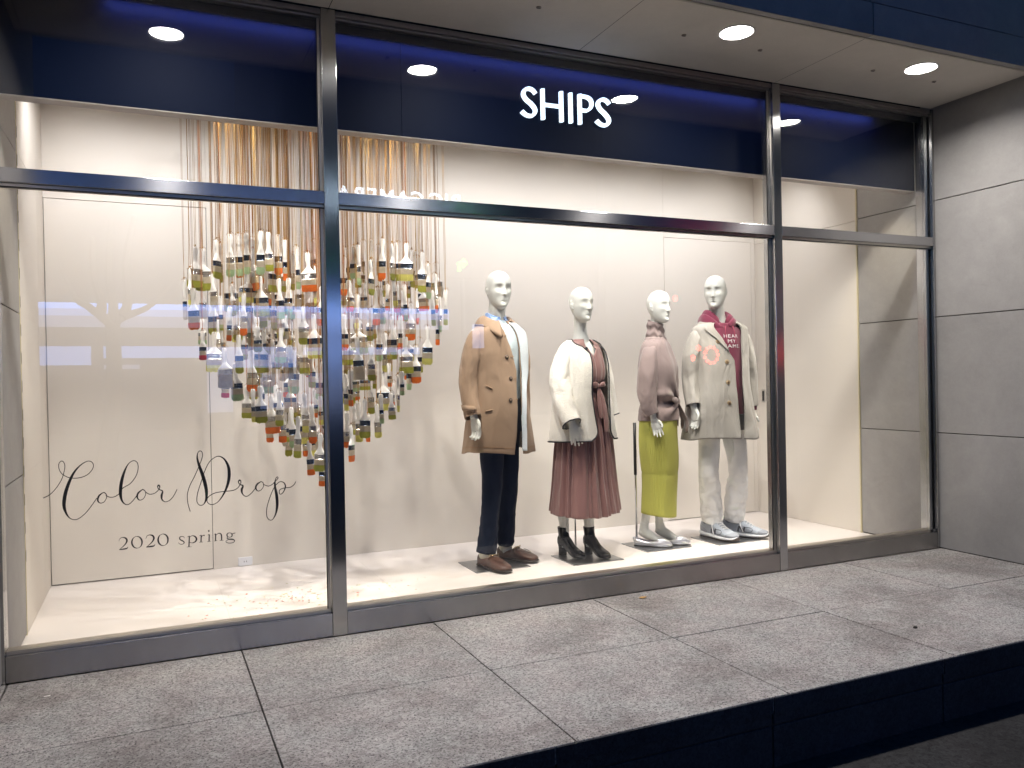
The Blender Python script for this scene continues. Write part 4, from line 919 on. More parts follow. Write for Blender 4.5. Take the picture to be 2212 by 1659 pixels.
# shirt collar: stand and two points
cs = Sec([(1.612, 0, .012, .062, .066), (1.60, 0, .010, .064, .067), (1.58, 0, .008, .070, .070), (1.555, 0, .004, .080, .078)])
col, _ = shell('shirt_collar', cs, 1.622, 1.562, lambda z: .12 + (1.622 - z) * 5, lambda z: 2 * PI - .12 - (1.622 - z) * 5, None, SHIRT, rt, 8, 60, .003, lambda th, z: -.03 * max(0, math.cos(th)) * (1.0) - (1.622 - z) * .0)
cs2 = Sec([(1.60, 0, .008, .066, .068), (1.52, 0, 0, .078, .078)]); shell('shirt_placket', cs2, 1.590, 1.555, lambda z: -.5, lambda z: .5, None, SHIRT, rt, 6, 20, .002, lambda th, z: -.02)
M = MB(); p_ = cs2.P(0, 1.57, .004); M.ell((p_.x, p_.y, p_.z - .02), (.005, .003, .005), 8, 6); M.build('shirt_button', mat('white_button', (.8, .8, .8), .3), rt)
# trousers
NAVYP = mat('navy_corduroy', (.011, .017, .036), .9, bump=(1, .25, (500, 500, 6)), sheen=.04, spec=.2, wr=(6, .3, (1, 1, .5)))
hips = Sec([(1.10, 0, 0, .143, .10), (1.0, 0, 0, .155, .112), (.88, 0, 0, .158, .115)]); shell('trousers', hips, 1.10, .86, lambda z: -PI, lambda z: PI, None, NAVYP, rt, 12, 60)
def trouser_leg(root, hip, kn, an, rr, mt, seed, amp=.003, amp2=.003, low=0, name='trouser_leg'):
    def d(th, s):
        L_ = .8; k = (s / L_)
        return amp * 2 * nz(math.cos(th) * 1.5 + seed, math.sin(th) * 1.5, s * 6) + amp2 * (ridge(math.cos(th) * 1.2 + seed, math.sin(th) * 1.2, s * 16) if amp2 else 0) * (max(0, k - low) * 1.6 if low >= 0 else 1)
    return sleeve(name, [hip, ((hip[0] + kn[0]) / 2, (hip[1] + kn[1]) / 2, (hip[2] + kn[2]) / 2), kn, ((an[0] + kn[0]) / 2, (an[1] + kn[1]) / 2, (an[2] + kn[2]) / 2), an], rr, d, mt, root, 44, 16)
trouser_leg(rt, (-.052, 0, .93), (fa.x * .85 + .01, fa.y * .5 - .02, .50), (fa.x, fa.y + .005, .095), [(.080, .095), (.070, .084), .062, .057, (.057, .064)], NAVYP, 2, .004, .006, .3)
trouser_leg(rt, (.085, .02, .93), (fb.x * .8 + .015, fb.y * .55 - .01, .50), (fb.x, fb.y + .005, .105), [(.075, .095), (.066, .082), .058, .053, (.052, .060)], NAVYP, 8, .004, .006, .3)
# coat
TAN = mat('tan_coat_cloth', (.35, .24, .16), .85, bump=(260, .15), vary=(4, .03), sheen=.15, wr=(5, .42, (1, 1, .45))); LIN = mat('coat_lining_pale_blue', (.66, .72, .76), .6, bump=(60, .1))
TANIN = mat('coat_inside_taupe', (.30, .26, .23), .8)
ct = empty('coat', (0, 0, 0)); ct.parent = rt
cs3 = Sec([(1.572, 0, .005, .070, .070), (1.56, 0, .004, .088, .082), (1.535, 0, .002, .135, .10), (1.50, 0, 0, .175, .112), (1.45, 0, 0, .186, .124), (1.36, 0, 0, .187, .134), (1.15, 0, 0, .190, .142), (.95, 0, 0, .215, .158), (.73, 0, .005, .247, .182)], 2.35)
def cf(th, z):
    g_ = max(0, (1.35 - z) / .62); back = .4 + .6 * abs(math.sin(th))
    return .011 * g_ * math.sin(th * 5 + 1.2 + .8 * nz(0, 0, z * 2)) * back + .006 * nz(math.cos(th) * 3, math.sin(th) * 3, z * 2.5) + .0035 * ridge(math.cos(th) * 2, math.sin(th) * 2, z * 6 + 3) * (1 - .6 * g_)
eR = lambda z: np.interp(z, [.73, 1.0, 1.25, 1.4, 1.5, 1.57], [-.04, .11, .20, .02, -.10, -.35]); eL = lambda z: np.interp(z, [.73, 1.0, 1.25, 1.4, 1.5, 1.57], [.17, .30, .42, .39, .30, .25])
hemz = lambda th, z: (-.012 * math.sin(th * 2.1) - .01 * nz(th * 2, 1, 0)) * max(0, (1.0 - z) / .27)
o, ed = shell('front_and_back', cs3, 1.57, .735, lambda z: eL(z), lambda z: 2 * PI + eR(z), cf, [TAN, TANIN], ct, 70, 170, .006, hemz)
# stitched hem line and button facing edge
piping('hem_stitch', [cs3.P(eL(.77) + (2 * PI + eR(.77) - eL(.77)) * j / 120, .77, cf(eL(.77) + (2 * PI + eR(.77) - eL(.77)) * j / 120, .77) + .0008) + Vector((0, 0, hemz(eL(.77) + (2 * PI + eR(.77) - eL(.77)) * j / 120, .77))) for j in range(121)], .0014, mat('tan_stitch', (.36, .21, .11), .9), ct)
# turned back left front showing the pale lining
tw = lambda z: np.interp(z, [.74, .95, 1.12, 1.25, 1.40, 1.50, 1.56], [.03, .04, .16, .50, .70, .75, .55])
shell('turned_lapel', cs3, 1.555, .745, lambda z: eL(z) - .015, lambda z: eL(z) + tw(z), lambda th, z: cf(th, z) + .010 + .016 * math.sin(min(1, (th - eL(z)) / (tw(z) + .001)) * PI), [LIN, TAN], ct, 60, 14, .003)
def coat_sleeve(root, pts, rr, mt, seed, amp=.004, elbow=.30, name='sleeve'):
    def d(th, s):
        e = math.exp(-((s - elbow) / .09) ** 2)
        return amp * 1.3 * nz(math.cos(th) * 1.6 + seed, math.sin(th) * 1.6, s * 6) + (.0015 + .4 * amp) * e * ridge(math.cos(th) * 1.2 + seed, math.sin(th) * 1.2, s * 18 + math.cos(th) * 1.5) + amp * .5 * ridge(math.cos(th) * 2 + seed, math.sin(th), s * 9)
    return sleeve(name, pts, rr, d, mt, root, 44, 14, .004)
o, cuffR = coat_sleeve(ct, [(-.10, .0, 1.505), (-.166, .004, 1.462), (-.196, .012, 1.34), (-.218, .018, 1.20), (-.228, -.005, 1.09), (-.236, -.050, .965)], [(.03, .045), (.046, .058), (.055, .068), (.053, .063), (.051, .059), (.049, .057)], TAN, 1)
coat_sleeve(ct, [(.10, .0, 1.505), (.168, .004, 1.462), (.203, .015, 1.34), (.216, .03, 1.20), (.224, .035, 1.09), (.226, .035, .96)], [(.03, .045), (.046, .056), (.056, .066), (.054, .062), (.052, .058), (.050, .054)], TAN, 4)
# cuff strap
M = MB(); V = []
for i, z in enumerate((1.035, 1.000)):
    for k in range(13):
        a_ = PI * (.55 + .62 * k / 12) ; V.append((-.233 + (.058) * math.cos(a_), -.028 - .066 * math.sin(a_) + (1.035 - z) * -.3, z + .008 * k / 12 - .01 * (k == 0) * (1 - 2 * i)))
M.add(V, [(k, 13 + k, 14 + k, k + 1) for k in range(12)]); o = M.build('cuff_strap', TAN, ct, True); q = o.modifiers.new('s', 'SOLIDIFY'); q.thickness = .005; q.offset = 0
DBUT = mat('brown_horn_button', (.09, .06, .045), .3); DBUT2 = mat('button_centre', (.22, .16, .12), .35)
button(ct, Vector((-.283, -.052, 1.018)), (-1, -.6, .1), .011, DBUT, DBUT2)
for z in (1.47, 1.335, 1.20, 1.065):
    th = eR(z) - .20; p_ = cs3.P(th, z, cf(th + 2 * PI, z) + .002); button(ct, p_, (math.sin(th), -math.cos(th), 0), .0135, DBUT, DBUT2)
    a_ = cs3.P(th + .10, z + .002, cf(th + 2 * PI, z) + .0045); b_ = cs3.P(th + .2, z + .004, cf(th + 2 * PI + .1, z) + .0045); M = MB(); M.tube([a_, b_], .0016, 6, ref=Vector((0, 0, 1))); M.build('buttonhole', mat('tan_stitch', (.36, .21, .11), .9), ct)
# pocket welts
for s0 in (-.95,):
    for dz in (1.16, 1.0):
        pts = [cs3.P(s0 + k * .055, dz - .004 * k * (1 if dz > 1.1 else -.5), cf(s0 + k * .055 + 2 * PI, dz) + .003) for k in range(6)]
        M = MB(); M.tube(pts, [(.0035, .006)] * 6, 8, ref=Vector((0, 0, 1))); M.build('pocket_welt', TAN, ct, True)
def collar(name, root, z0, cyc, a0, a1, r0, drop, wide, mt, pt=.03, stand=.03, fold=0.0, front_drop=.05):
    """turned-down collar: profile from the neckline up the stand, over, and down the fall; a0..a1 angles round the back"""
    V = []; Ma, Ns = 70, 10
    for i in range(Ns + 1):
        s = i / Ns
        for j in range(Ma + 1):
            u = j / Ma; th = a0 + (a1 - a0) * u; fr2 = max(0, math.cos(th)); end = max(0, abs(u - .5) * 2 - .62) / .38
            if s < .35: q = s / .35; r = r0 + .004 * q; z = z0 + stand * q
            else: q = (s - .35) / .65; r = r0 + .004 + (wide + pt * end ** 2) * q ** .8 + .004; z = z0 + stand + .006 * math.sin(q * PI) - (drop + pt * end ** 2 * 1.3) * q ** 1.25
            z -= front_drop * fr2 ** 1.2 ; r *= 1 + fold * math.sin(th * 7) * s
            V.append((r * 1.06 * math.sin(th), cyc - r * 1.0 * math.cos(th), z))
    K = Ma + 1; M = MB(); M.add(V, [(i * K + j, i * K + j + 1, (i + 1) * K + j + 1, (i + 1) * K + j) for i in range(Ns) for j in range(Ma)])
    o = M.build(name, mt, root, True); q = o.modifiers.new('s', 'SOLIDIFY'); q.thickness = .004; q.offset = 0
    return o
collar('collar', ct, 1.572, .004, .75, 2 * PI - .42, .076, .062, .052, TAN, .035, .03, 0, .045)
# shoes: brown loafers with metal bit
BRN = mat('brown_leather', (.085, .040, .028), .32, bump=(120, .1)); SOLE = mat('dark_sole', (.03, .02, .016), .5); BIT = mat('gold_bit', (.72, .58, .35), .25, 1); SOCK = mat('cream_sock', (.72, .70, .60), .9)
def loafer(root, loc, yaw):
    e = empty('loafer', loc, yaw); e.parent = root; e.scale = (1.08, 1.04, 1.12)
    shoe('upper', [(0, .020, .010, .055), (.01, .030, .006, .072), (.05, .036, .006, .066), (.10, .036, .006, .060), (.14, .040, .006, .070), (.19, .046, .006, .058), (.235, .045, .007, .046), (.265, .036, .010, .036), (.280, .020, .013, .028)], BRN, e, (0, 0, 0), 0)
    shoe('sole', [(-.004, .022, 0, .016), (.01, .034, 0, .016), (.08, .034, .0, .014), (.14, .042, 0, .012), (.19, .050, 0, .012), (.235, .049, .001, .012), (.27, .040, .003, .013), (.287, .022, .006, .015)], SOLE, e, (0, 0, 0), 0)
    shoe('heel', [(-.006, .022, 0, .02), (.01, .036, 0, .02), (.055, .036, 0, .02), (.06, .034, 0, .02)], SOLE, e, (0, 0, 0), 0)
    M = MB(); M.tube([(-.038, -.128, .058), (-.02, -.135, .072), (0, -.138, .076), (.02, -.135, .072), (.038, -.128, .058)], [(.004, .012)] * 5, 8, ref=Vector((0, 0, 1))); M.build('strap', BRN, e, True)
    M = MB(); M.tube([(-.018, -.143, .077), (0, -.146, .081), (.018, -.143, .077)], .0028, 6)
    for sx in (-.024, .024):
        M.tube([(sx + .008 * math.cos(2 * PI * k / 10), -.143 - .004 * math.sin(2 * PI * k / 10), .075 + .008 * math.sin(2 * PI * k / 10)) for k in range(11)], .002, 6, ref=Vector((0, 1, 0)))
    M.build('metal_bit', BIT, e, True)
    M = MB(); M.tube([(0, -.055, .03), (0, -.05, .12)], [(.034, .048), (.034, .042)], 18); M.build('sock', SOCK, e, True)
    M = MB(); c = [(.026 * math.cos(t_) , -.178 - .058 * math.sin(t_), .070 - .012 * max(0, math.sin(t_)) - .006) for t_ in np.linspace(-.1, PI + .1, 14)]; M.tube(c, .0018, 5); M.build('apron_seam', BRN, e, True)
    return e
yw = lambda root, a, b: math.atan2(b[0] - a[0], -(b[1] - a[1])) - root.rotation_euler.z
ha = world2(rt, 1.738, 1.035); loafer(rt, (ha.x, ha.y, .006), yw(rt, (1.738, 1.035), (1.80, .79)))
hb = world2(rt, 1.925, 1.175); loafer(rt, (hb.x, hb.y, .006), yw(rt, (1.92, 1.175), (2.065, .965)))
base(rt, 1.825, 1.02)
pl = world2(rt, 1.80, 1.13); M = MB(); M.tube([(pl.x, pl.y, .006), (pl.x, pl.y, .9)], .0065, 10); M.build('support_rod', CHROME, rt, True)

# ================= mannequin 2: woman in the cream jacket and mauve dress
rt = empty('mannequin', (2.445, .92, ZFL), R(14)); tag(rt, 'white bald female mannequin in a cream fleece jacket, mauve dress and black ankle boots', 'mannequin', 'mannequins in the shop window')
fa, fb = world2(rt, 2.352, 1.035), world2(rt, 2.503, .965)
M = MB(); hc = Vector((-.028, -.035, 1.792 - .115))
nk = head(M, hc, R(-6), .955, 0, True)
curve_tube(M, [nk + Vector((0, 0, .03)), nk, (-.01, .0, 1.52), (0, .008, 1.45), (0, .012, 1.40)], [(.040, .045), (.040, .045), (.040, .044), (.056, .054), (.085, .07)], 20, 4)
torso(M, [(1.435, 0, .012, .085, .055), (1.405, 0, .01, .14, .072), (1.33, 0, 0, .145, .088), (1.25, 0, -.008, .140, .100), (1.12, 0, 0, .105, .080), (.95, 0, 0, .145, .10), (.86, 0, 0, .14, .09)])
for sg, wr in ((-1, (-.216, -.132, .900)), (1, (.235, -.02, .93))):
    curve_tube(M, [(sg * .09, .01, 1.375), (sg * .145, .01, 1.30), (sg * .185, .015, 1.12), (wr[0], wr[1] * .5, 1.02), wr], [.028, .032, .030, .026, .020], 14, 4)
    hand(M, wr, (.22 if sg < 0 else 0, -.10, -1), (.9 if sg < 0 else -.1, -.5, .1), .92, -.30 if sg < 0 else .4, .6)
for sg, a_ in ((-1, fa), (1, fb)):
    curve_tube(M, [(sg * .075, .01, .92), (sg * .075, .0, .72), (a_.x * .7 + sg * .02, a_.y * .4, .49), (a_.x, a_.y + .012, .34), (a_.x, a_.y, .17), (a_.x, a_.y, .06)], [.075, .062, .046, .044, .030, .028], 14, 5)
bake(M, 'body', SKIN, rt, .0037)
MAUVE = mat('mauve_satin', (.225, .115, .106), .42, bump=(160, .08), sheen=.3, wr=(14, .35, (1, 1, .16)))
dr = empty('dress'); dr.parent = rt
ds = Sec([(1.455, 0, .004, .062, .058), (1.44, 0, .003, .085, .068), (1.41, 0, .002, .135, .082), (1.35, 0, 0, .150, .100), (1.26, 0, -.006, .152, .120), (1.18, 0, -.006, .140, .118), (1.145, 0, 0, .112, .088), (1.13, 0, 0, .112, .088)])
nkc = lambda z: np.interp(z, [1.34, 1.455], [.0, .42])
shell('bodice', ds, 1.452, 1.135, nkc, lambda z: 2 * PI - nkc(z), lambda th, z: (.002 if z > 1.39 else 1) * (.009 * nz(math.cos(th) * 2.5, math.sin(th) * 2.5, z * 4) + .006) + (0 if z > 1.39 else .006) * ridge(math.cos(th) * 4, math.sin(th) * 4, z * 2.5), MAUVE, dr, 46, 110)
sk = Sec([(1.145, 0, 0, .110, .086), (1.12, 0, 0, .118, .094), (1.02, 0, 0, .155, .125), (.9, 0, 0, .172, .142), (.75, 0, 0, .188, .160), (.5, 0, 0, .215, .182), (.32, 0, 0, .238, .205)], 2.1)
def skf(th, z):
    g_ = min(1, max(.0, (1.14 - z) / .35)); q = th * 14 + 3.2 * nz(math.cos(th) * 2, math.sin(th) * 2, z * .8); s_ = math.sin(q)
    return g_ * ((.010 + .007 * nz(math.cos(th) * 3, math.sin(th) * 3, 7)) * math.copysign(abs(s_) ** .5, s_) + .006 * math.sin(q * 2.3 + 1 + 2 * nz(th, 2, 0))) + .003 * ridge(math.cos(th) * 5, math.sin(th) * 5, z * 1.4)
shell('skirt', sk, 1.142, .315, lambda z: -PI, lambda z: PI, skf, MAUVE, dr, 60, 330, .003, lambda th, z: (.014 * nz(th * 1.5, 0, 3) - .02 * math.cos(th + .3)) * max(0, (.9 - z) / .58))
# belt tied in a bow at the front
shell('belt', Sec([(1.165, 0, 0, .114, .090), (1.115, 0, 0, .120, .096)]), 1.162, 1.122, lambda z: -PI, lambda z: PI, lambda th, z: .003 + .002 * nz(th * 4, z * 60, 0), MAUVE, dr, 8, 80, .003)
M = MB(); bx, by = .035, -.118
curve_tube(M, [(bx, by, 1.14), (bx - .035, by - .012, 1.150), (bx - .062, by - .004, 1.145)], [(.010, .008), (.020, .007), (.013, .006)], 12, 5, ref=Vector((0, 0, 1)))
curve_tube(M, [(bx, by, 1.14), (bx + .035, by - .010, 1.152), (bx + .058, by + .004, 1.142)], [(.010, .008), (.017, .007), (.011, .006)], 12, 5, ref=Vector((0, 0, 1)))
M.ell((bx, by - .004, 1.14), (.013, .012, .015), 12, 8)
curve_tube(M, [(bx, by, 1.13), (bx + .014, by - .018, 1.06), (bx + .02, by - .04, .95), (bx + .016, by - .052, .84)], [(.010, .006), (.019, .005), (.022, .005), (.021, .004)], 12, 6, ref=Vector((1, 0, 0)))
curve_tube(M, [(bx, by, 1.13), (bx - .014, by - .014, 1.07), (bx - .022, by - .03, 1.0), (bx - .016, by - .040, .93)], [(.010, .006), (.016, .005), (.019, .005), (.018, .004)], 12, 6, ref=Vector((1, 0, 0)))
M.build('bow', MAUVE, dr, True)
# jacket
FLE = mat('cream_fleece', (.80, .77, .70), .95, bump=(150, .8), vary=(90, .06), sheen=.4, wr=(6, .25, (1, 1, .3))); FLIN = mat('jacket_lining', (.42, .36, .26), .8); PIPE = mat('black_piping', (.018, .018, .024), .5)
jk = empty('jacket'); jk.parent = rt
js = Sec([(1.452, 0, .006, .080, .070), (1.438, 0, .004, .110, .082), (1.41, 0, 0, .152, .096), (1.36, 0, 0, .176, .124), (1.28, 0, -.006, .182, .143), (1.18, 0, -.004, .187, .150), (1.1, 0, 0, .192, .153), (.95, 0, 0, .212, .168), (.79, 0, .0, .236, .190)], 2.3)
zc = .79
rnd = lambda z: .30 * max(0, 1 - (z - zc) / .07) ** 2.2
jR = lambda z: np.interp(z, [.79, .95, 1.1, 1.3, 1.40, 1.452], [-.08, -.18, -.26, -.22, -.22, -.5]) - rnd(z)
jL = lambda z: np.interp(z, [.79, .95, 1.1, 1.3, 1.40, 1.452], [.40, .50, .62, .66, .68, .6]) + rnd(z)
def jf(th, z):
    g_ = max(0, (1.3 - z) / .5)
    return .012 * g_ * math.sin(th * 4.3 + 2) + .010 * nz(math.cos(th) * 2.2, math.sin(th) * 2.2, z * 2) + .004 * ridge(math.cos(th) * 2.5, math.sin(th) * 2.5, z * 3)
o, ed = shell('jacket_body', js, 1.45, zc, jL, lambda z: 2 * PI + jR(z), jf, [FLE, FLIN], jk, 66, 150, .008, lambda th, z: -.012 * (1 + math.cos(th - PI)) * .5 * max(0, (1 - z) / .2) - .060 * max(0, math.cos(th)) ** 1.5 * max(0, (z - 1.25) / .2))
piping('edge_piping', ed['left'] + ed['bottom'] + ed['right'][::-1], .0048, PIPE, jk, False, 2); piping('neck_piping', ed['top'], .0045, PIPE, jk, False, 2)
for sg, pts, rr in ((-1, [(-.085, .0, 1.400), (-.148, .0, 1.355), (-.190, .006, 1.22), (-.207, -.030, 1.08), (-.213, -.080, .985), (-.216, -.128, .905)], [(.028, .045), (.046, .062), (.057, .074), (.060, .074), (.060, .070), (.058, .066)]),
                    (1, [(.085, .0, 1.400), (.148, .0, 1.355), (.190, .006, 1.22), (.215, .0, 1.08), (.228, -.01, .985), (.238, -.02, .935)], [(.028, .045), (.046, .060), (.060, .072), (.060, .070), (.058, .064), (.056, .060)])):
    o, cf_ = coat_sleeve(jk, pts, rr, FLE, 3 + sg, .006); piping('cuff_piping', cf_, .0045, PIPE, jk, True)
th = jR(1.385) - .10; p_ = js.P(th, 1.385, jf(th + 2 * PI, 1.385) + .003); M = MB(); M.ell(p_, (.012, .008, .012), 14, 8); M.build('button', mat('dark_round_button', (.06, .06, .07), .2, .5), jk, True)
# boots
BLK = mat('black_boot_leather', (.006, .007, .009), .2, bump=(90, .06))
def boot(root, loc, yaw):
    e = empty('ankle_boot', loc, yaw); e.parent = root; M = MB()
    q = cr([(0, .020, .066, .10), (.012, .030, .060, .14), (.05, .033, .056, .15), (.09, .032, .036, .128), (.13, .034, .012, .088), (.17, .040, .002, .062), (.205, .038, .002, .050), (.232, .028, .003, .040), (.248, .012, .008, .028)], 5); seg = 28; v = []; f = []
    for t, hw, zb, zt, in q:
        for k in range(seg):
            a = 2 * PI * k / seg; c, s = math.cos(a), math.sin(a); z_c = (zb + zt) / 2; hh = (zt - zb) / 2
            v.append((hw * math.copysign(abs(c) ** .8, c), -t, z_c + hh * math.copysign(abs(s) ** (.5 if s < 0 else .95), s)))
    for i in range(len(q) - 1):
        for k in range(seg): k2 = (k + 1) % seg; f.append((i * seg + k, (i + 1) * seg + k, (i + 1) * seg + k2, i * seg + k2))
    f.append(tuple(range(seg))); f.append(tuple(reversed(range((len(q) - 1) * seg, len(q) * seg)))); M.add(v, f)
    curve_tube(M, [(0, -.05, .075), (0, -.050, .11), (0, -.042, .15), (0, -.038, .188)], [(.030, .042), (.032, .044), (.034, .040), (.037, .042)], 24, 4)
    me = M.mesh('b'); o = bake(M, 'upper', BLK, e, .0035, 4)
    M = MB(); curve_tube(M, [(0, -.034, .066), (0, -.032, .03), (0, -.030, 0)], [(.031, .034), (.028, .028), (.029, .027)], 20, 3, ref=Vector((1, 0, 0))); M.build('heel', BLK, e, True)
    M = MB(); M.tube([(0, -.038, .1883), (0, -.038, .1835)], [(.036, .041), (.033, .038)], 20); M.build('lining', mat('boot_lining', (.25, .22, .18), .8), e)
    return e
h_ = world2(rt, 2.338, 1.085); boot(rt, (h_.x, h_.y, .006), yw(rt, (2.340, 1.075), (2.395, .82)))
h_ = world2(rt, 2.497, 1.012); boot(rt, (h_.x, h_.y, .006), yw(rt, (2.495, 1.0), (2.530, .785)))
base(rt, 2.447, .905)
pl = world2(rt, 2.425, 1.02); M = MB(); M.tube([(pl.x, pl.y, .006), (pl.x, pl.y, .8)], .006, 10); M.build('support_rod', CHROME, rt, True)
q = world2(rt, 2.63, 1.02); M = MB(); M.box(q.x - .022, q.y - .001, .275, q.x + .022, q.y + .001, .40); M.build('price_tag', mat('tag_white', (.75, .75, .76), .6), rt)
M = MB(); M.box(q.x - .0222, q.y - .0014, .268, q.x + .0222, q.y + .0014, .292); M.build('tag_band', mat('tag_navy', (.03, .03, .10), .6), rt)

# ================= mannequin 3: woman in the knotted turtleneck
rt = empty('mannequin', (3.09, 1.0, ZFL), R(36)); tag(rt, 'white bald female mannequin in a knotted taupe turtleneck and long lime pleated skirt', 'mannequin', 'mannequins in the shop window')
fa, fb = world2(rt, 2.985, 1.025), world2(rt, 3.115, 1.035)
M = MB(); hc = Vector((-.018, -.030, 1.795 - .112))
nk = head(M, hc, R(-20), .94, 0, True)
curve_tube(M, [nk + Vector((0, 0, .03)), nk, (0, .0, 1.52), (0, .008, 1.45), (0, .012, 1.40)], [(.040, .045), (.040, .045), (.040, .044), (.056, .054), (.085, .07)], 20, 4)
torso(M, [(1.43, 0, .012, .085, .055), (1.40, 0, .01, .13, .072), (1.33, 0, 0, .14, .088), (1.25, 0, -.008, .135, .100), (1.12, 0, 0, .105, .080), (.95, 0, 0, .135, .10), (.86, 0, 0, .13, .09)])
for sg, wr in ((-1, (-.165, -.03, .905)), (1, (.185, -.0, .915))):
    curve_tube(M, [(sg * .09, .01, 1.375), (sg * .14, .01, 1.30), (sg * .172, .012, 1.12), (wr[0], wr[1] * .4, 1.02), wr], [.028, .032, .030, .026, .020], 14, 4)
    hand(M, wr, (.03, -.30, -1), (.3 * -sg, -1, 0), .84, .30 if sg < 0 else -.35, .5)
for sg, a_ in ((-1, fa), (1, fb)):
    curve_tube(M, [(sg * .07, .01, .92), (sg * .065, .0, .72), (a_.x * .4 + sg * .03, a_.y * .3 - .015, .47), (a_.x * .7, a_.y * .55, .34), (a_.x * .93, a_.y * .9 + .005, .21), (a_.x, a_.y + .006, .115)], [.072, .060, .044, .042, .030, .026], 14, 5)
# bare arched feet
fdir = {}
for sg, a_, hw_, tw_ in ((-1, fa, (2.965, 1.052), (3.115, .895)), (1, fb, (3.105, 1.055), (3.255, .90))):
    A0 = world2(rt, *hw_); A1 = world2(rt, *tw_); D = (A1 - A0)
    P = lambda t, z: (A0.x + D.x * t, A0.y + D.y * t, z)
    curve_tube(M, [P(-.06, .105), P(.04, .100), P(.25, .085), P(.5, .058), P(.74, .034), P(.95, .022), P(1.02, .018)], [(.016, .020), (.026, .030), (.027, .036), (.029, .026), (.034, .016), (.026, .010), (.012, .006)], 16, 4, ref=Vector((-D.y, D.x, 0)).normalized())
    curve_tube(M, [(a_.x, a_.y + .006, .17), P(.12, .115), P(.22, .085)], [(.028, .030), (.029, .034), (.027, .034)], 14, 3)
bake(M, 'body', SKIN, rt, .0037)
TPE = mat('taupe_jersey', (.25, .19, .18), .8, bump=(200, .15), sheen=.2, wr=(6, .35, (1, 1, .6)))
top = empty('turtleneck'); top.parent = rt
ts_ = Sec([(1.475, 0, .006, .066, .062), (1.455, 0, .004, .085, .072), (1.42, 0, 0, .135, .088), (1.37, 0, 0, .158, .104), (1.27, 0, -.008, .162, .128), (1.18, 0, -.006, .158, .132), (1.09, 0, -.002, .150, .126), (1.03, 0, 0, .138, .112), (.99, 0, 0, .148, .122), (.93, 0, 0, .156, .128), (.885, 0, 0, .158, .130)], 2.2)
KX, KZ = .55, 1.015    # knot angle (to the figure's left front) and height
def tf(th, z):
    d = math.atan2(z - KZ, (th - KX) * .14 + 1e-6); rr_ = math.hypot(z - KZ, (th - KX) * .14)
    rad = math.sin(d * 9 + 1.0 + 1.5 * nz(th, z * 3, 0)) * math.exp(-((rr_ - .10) / .11) ** 2) * .013
    w_ = math.exp(-((z - 1.02 - .03 * math.sin(th)) / .03) ** 2)
    return rad - .008 * w_ + .012 * math.exp(-((z - 1.065) / .03) ** 2) + .006 * nz(math.cos(th) * 2.5, math.sin(th) * 2.5, z * 3) + .003 * ridge(math.cos(th) * 2.5, math.sin(th) * 2.5, z * 5)
shell('sweater_body', ts_, 1.472, .888, lambda z: -PI, lambda z: PI, tf, TPE, top, 90, 150, .004, lambda th, z: -.05 * math.exp(-((math.atan2(math.sin(th - .7), math.cos(th - .7))) / .35) ** 2) * max(0, (1 - z) / .112))
nk_ = Sec([(1.585, -.006, .002, .050, .054), (1.56, -.004, .004, .054, .058), (1.52, -.002, .006, .058, .060), (1.47, 0, .006, .070, .066), (1.44, 0, .004, .105, .082)], 2.1)
shell('neck_roll', nk_, 1.580, 1.442, lambda z: -PI, lambda z: PI, lambda th, z: .0045 * math.sin(z * 95 + 2.6 * math.sin(th) + 1.5 * nz(math.cos(th) * 2, math.sin(th) * 2, 0)) * (1 if z < 1.57 else .3) + .004 * nz(math.cos(th) * 3, math.sin(th) * 3, z * 9), TPE, top, 60, 90, .005, lambda th, z: -.018 * math.cos(th) * max(0, (z - 1.44) / .14))
# knot and hanging tie ends
kp = ts_.P(KX, KZ, .012); M = MB()
M.ell(kp, (.032, .028, .036), 16, 10)
for a_, ln, wdt in (((-.5, -.2, .62), .15, .028), ((-1, -.25, .12), .16, .026), ((.7, .2, .75), .10, .024), ((-.9, -.2, -.25), .13, .022)):
    d = Vector(a_).normalized(); curve_tube(M, [kp, kp + d * ln * .5 + Vector((0, -.006, 0)), kp + d * ln + Vector((0, .010, 0))], [(.014, .012), (wdt, .012), (wdt * .5, .004)], 12, 5, ref=Vector((0, 0, 1)))
M.build('knot', TPE, top, True)
for (dx, dy, lg, wd_) in ((.040, -.060, .215, .046), (.090, -.012, .19, .040)):
    M = MB(); V = []; nr_ = 14
    for i in range(nr_ + 1):
        s = i / nr_
        for k in range(9):
            q = k / 8 - .5; V.append((kp.x + dx * min(1, s * 1.6) + q * 2 * (wd_ * (.35 + .65 * min(1, s * 1.8))) * .8, kp.y + dy * min(1, s * 1.5) + q * .03 + .010 * math.sin(q * 7 + s * 3), kp.z - lg * s - .02 * q))
    M.add(V, [(i * 9 + k, (i + 1) * 9 + k, (i + 1) * 9 + k + 1, i * 9 + k + 1) for i in range(nr_) for k in range(8)])
    o = M.build('tie_end', TPE, top, True); q_ = o.modifiers.new('s', 'SOLIDIFY'); q_.thickness = .004
for sg, pts, rr in ((-1, [(-.085, .0, 1.405), (-.135, .0, 1.355), (-.166, .008, 1.22), (-.176, .012, 1.09), (-.176, .0, 1.0), (-.170, -.022, .935)], [(.028, .045), (.046, .058), (.058, .068), (.056, .064), (.052, .054), (.045, .046)]),
                    (1, [(.085, .0, 1.405), (.135, .0, 1.355), (.166, .008, 1.22), (.180, .012, 1.09), (.184, .008, 1.0), (.186, .0, .94)], [(.028, .045), (.046, .058), (.058, .068), (.056, .064), (.050, .054), (.044, .046)])):
    coat_sleeve(top, pts, rr, TPE, 7 + sg, .0055, .42)
LIME = mat('lime_pleated_fabric', (.47, .465, .09), .6, sheen=.2)
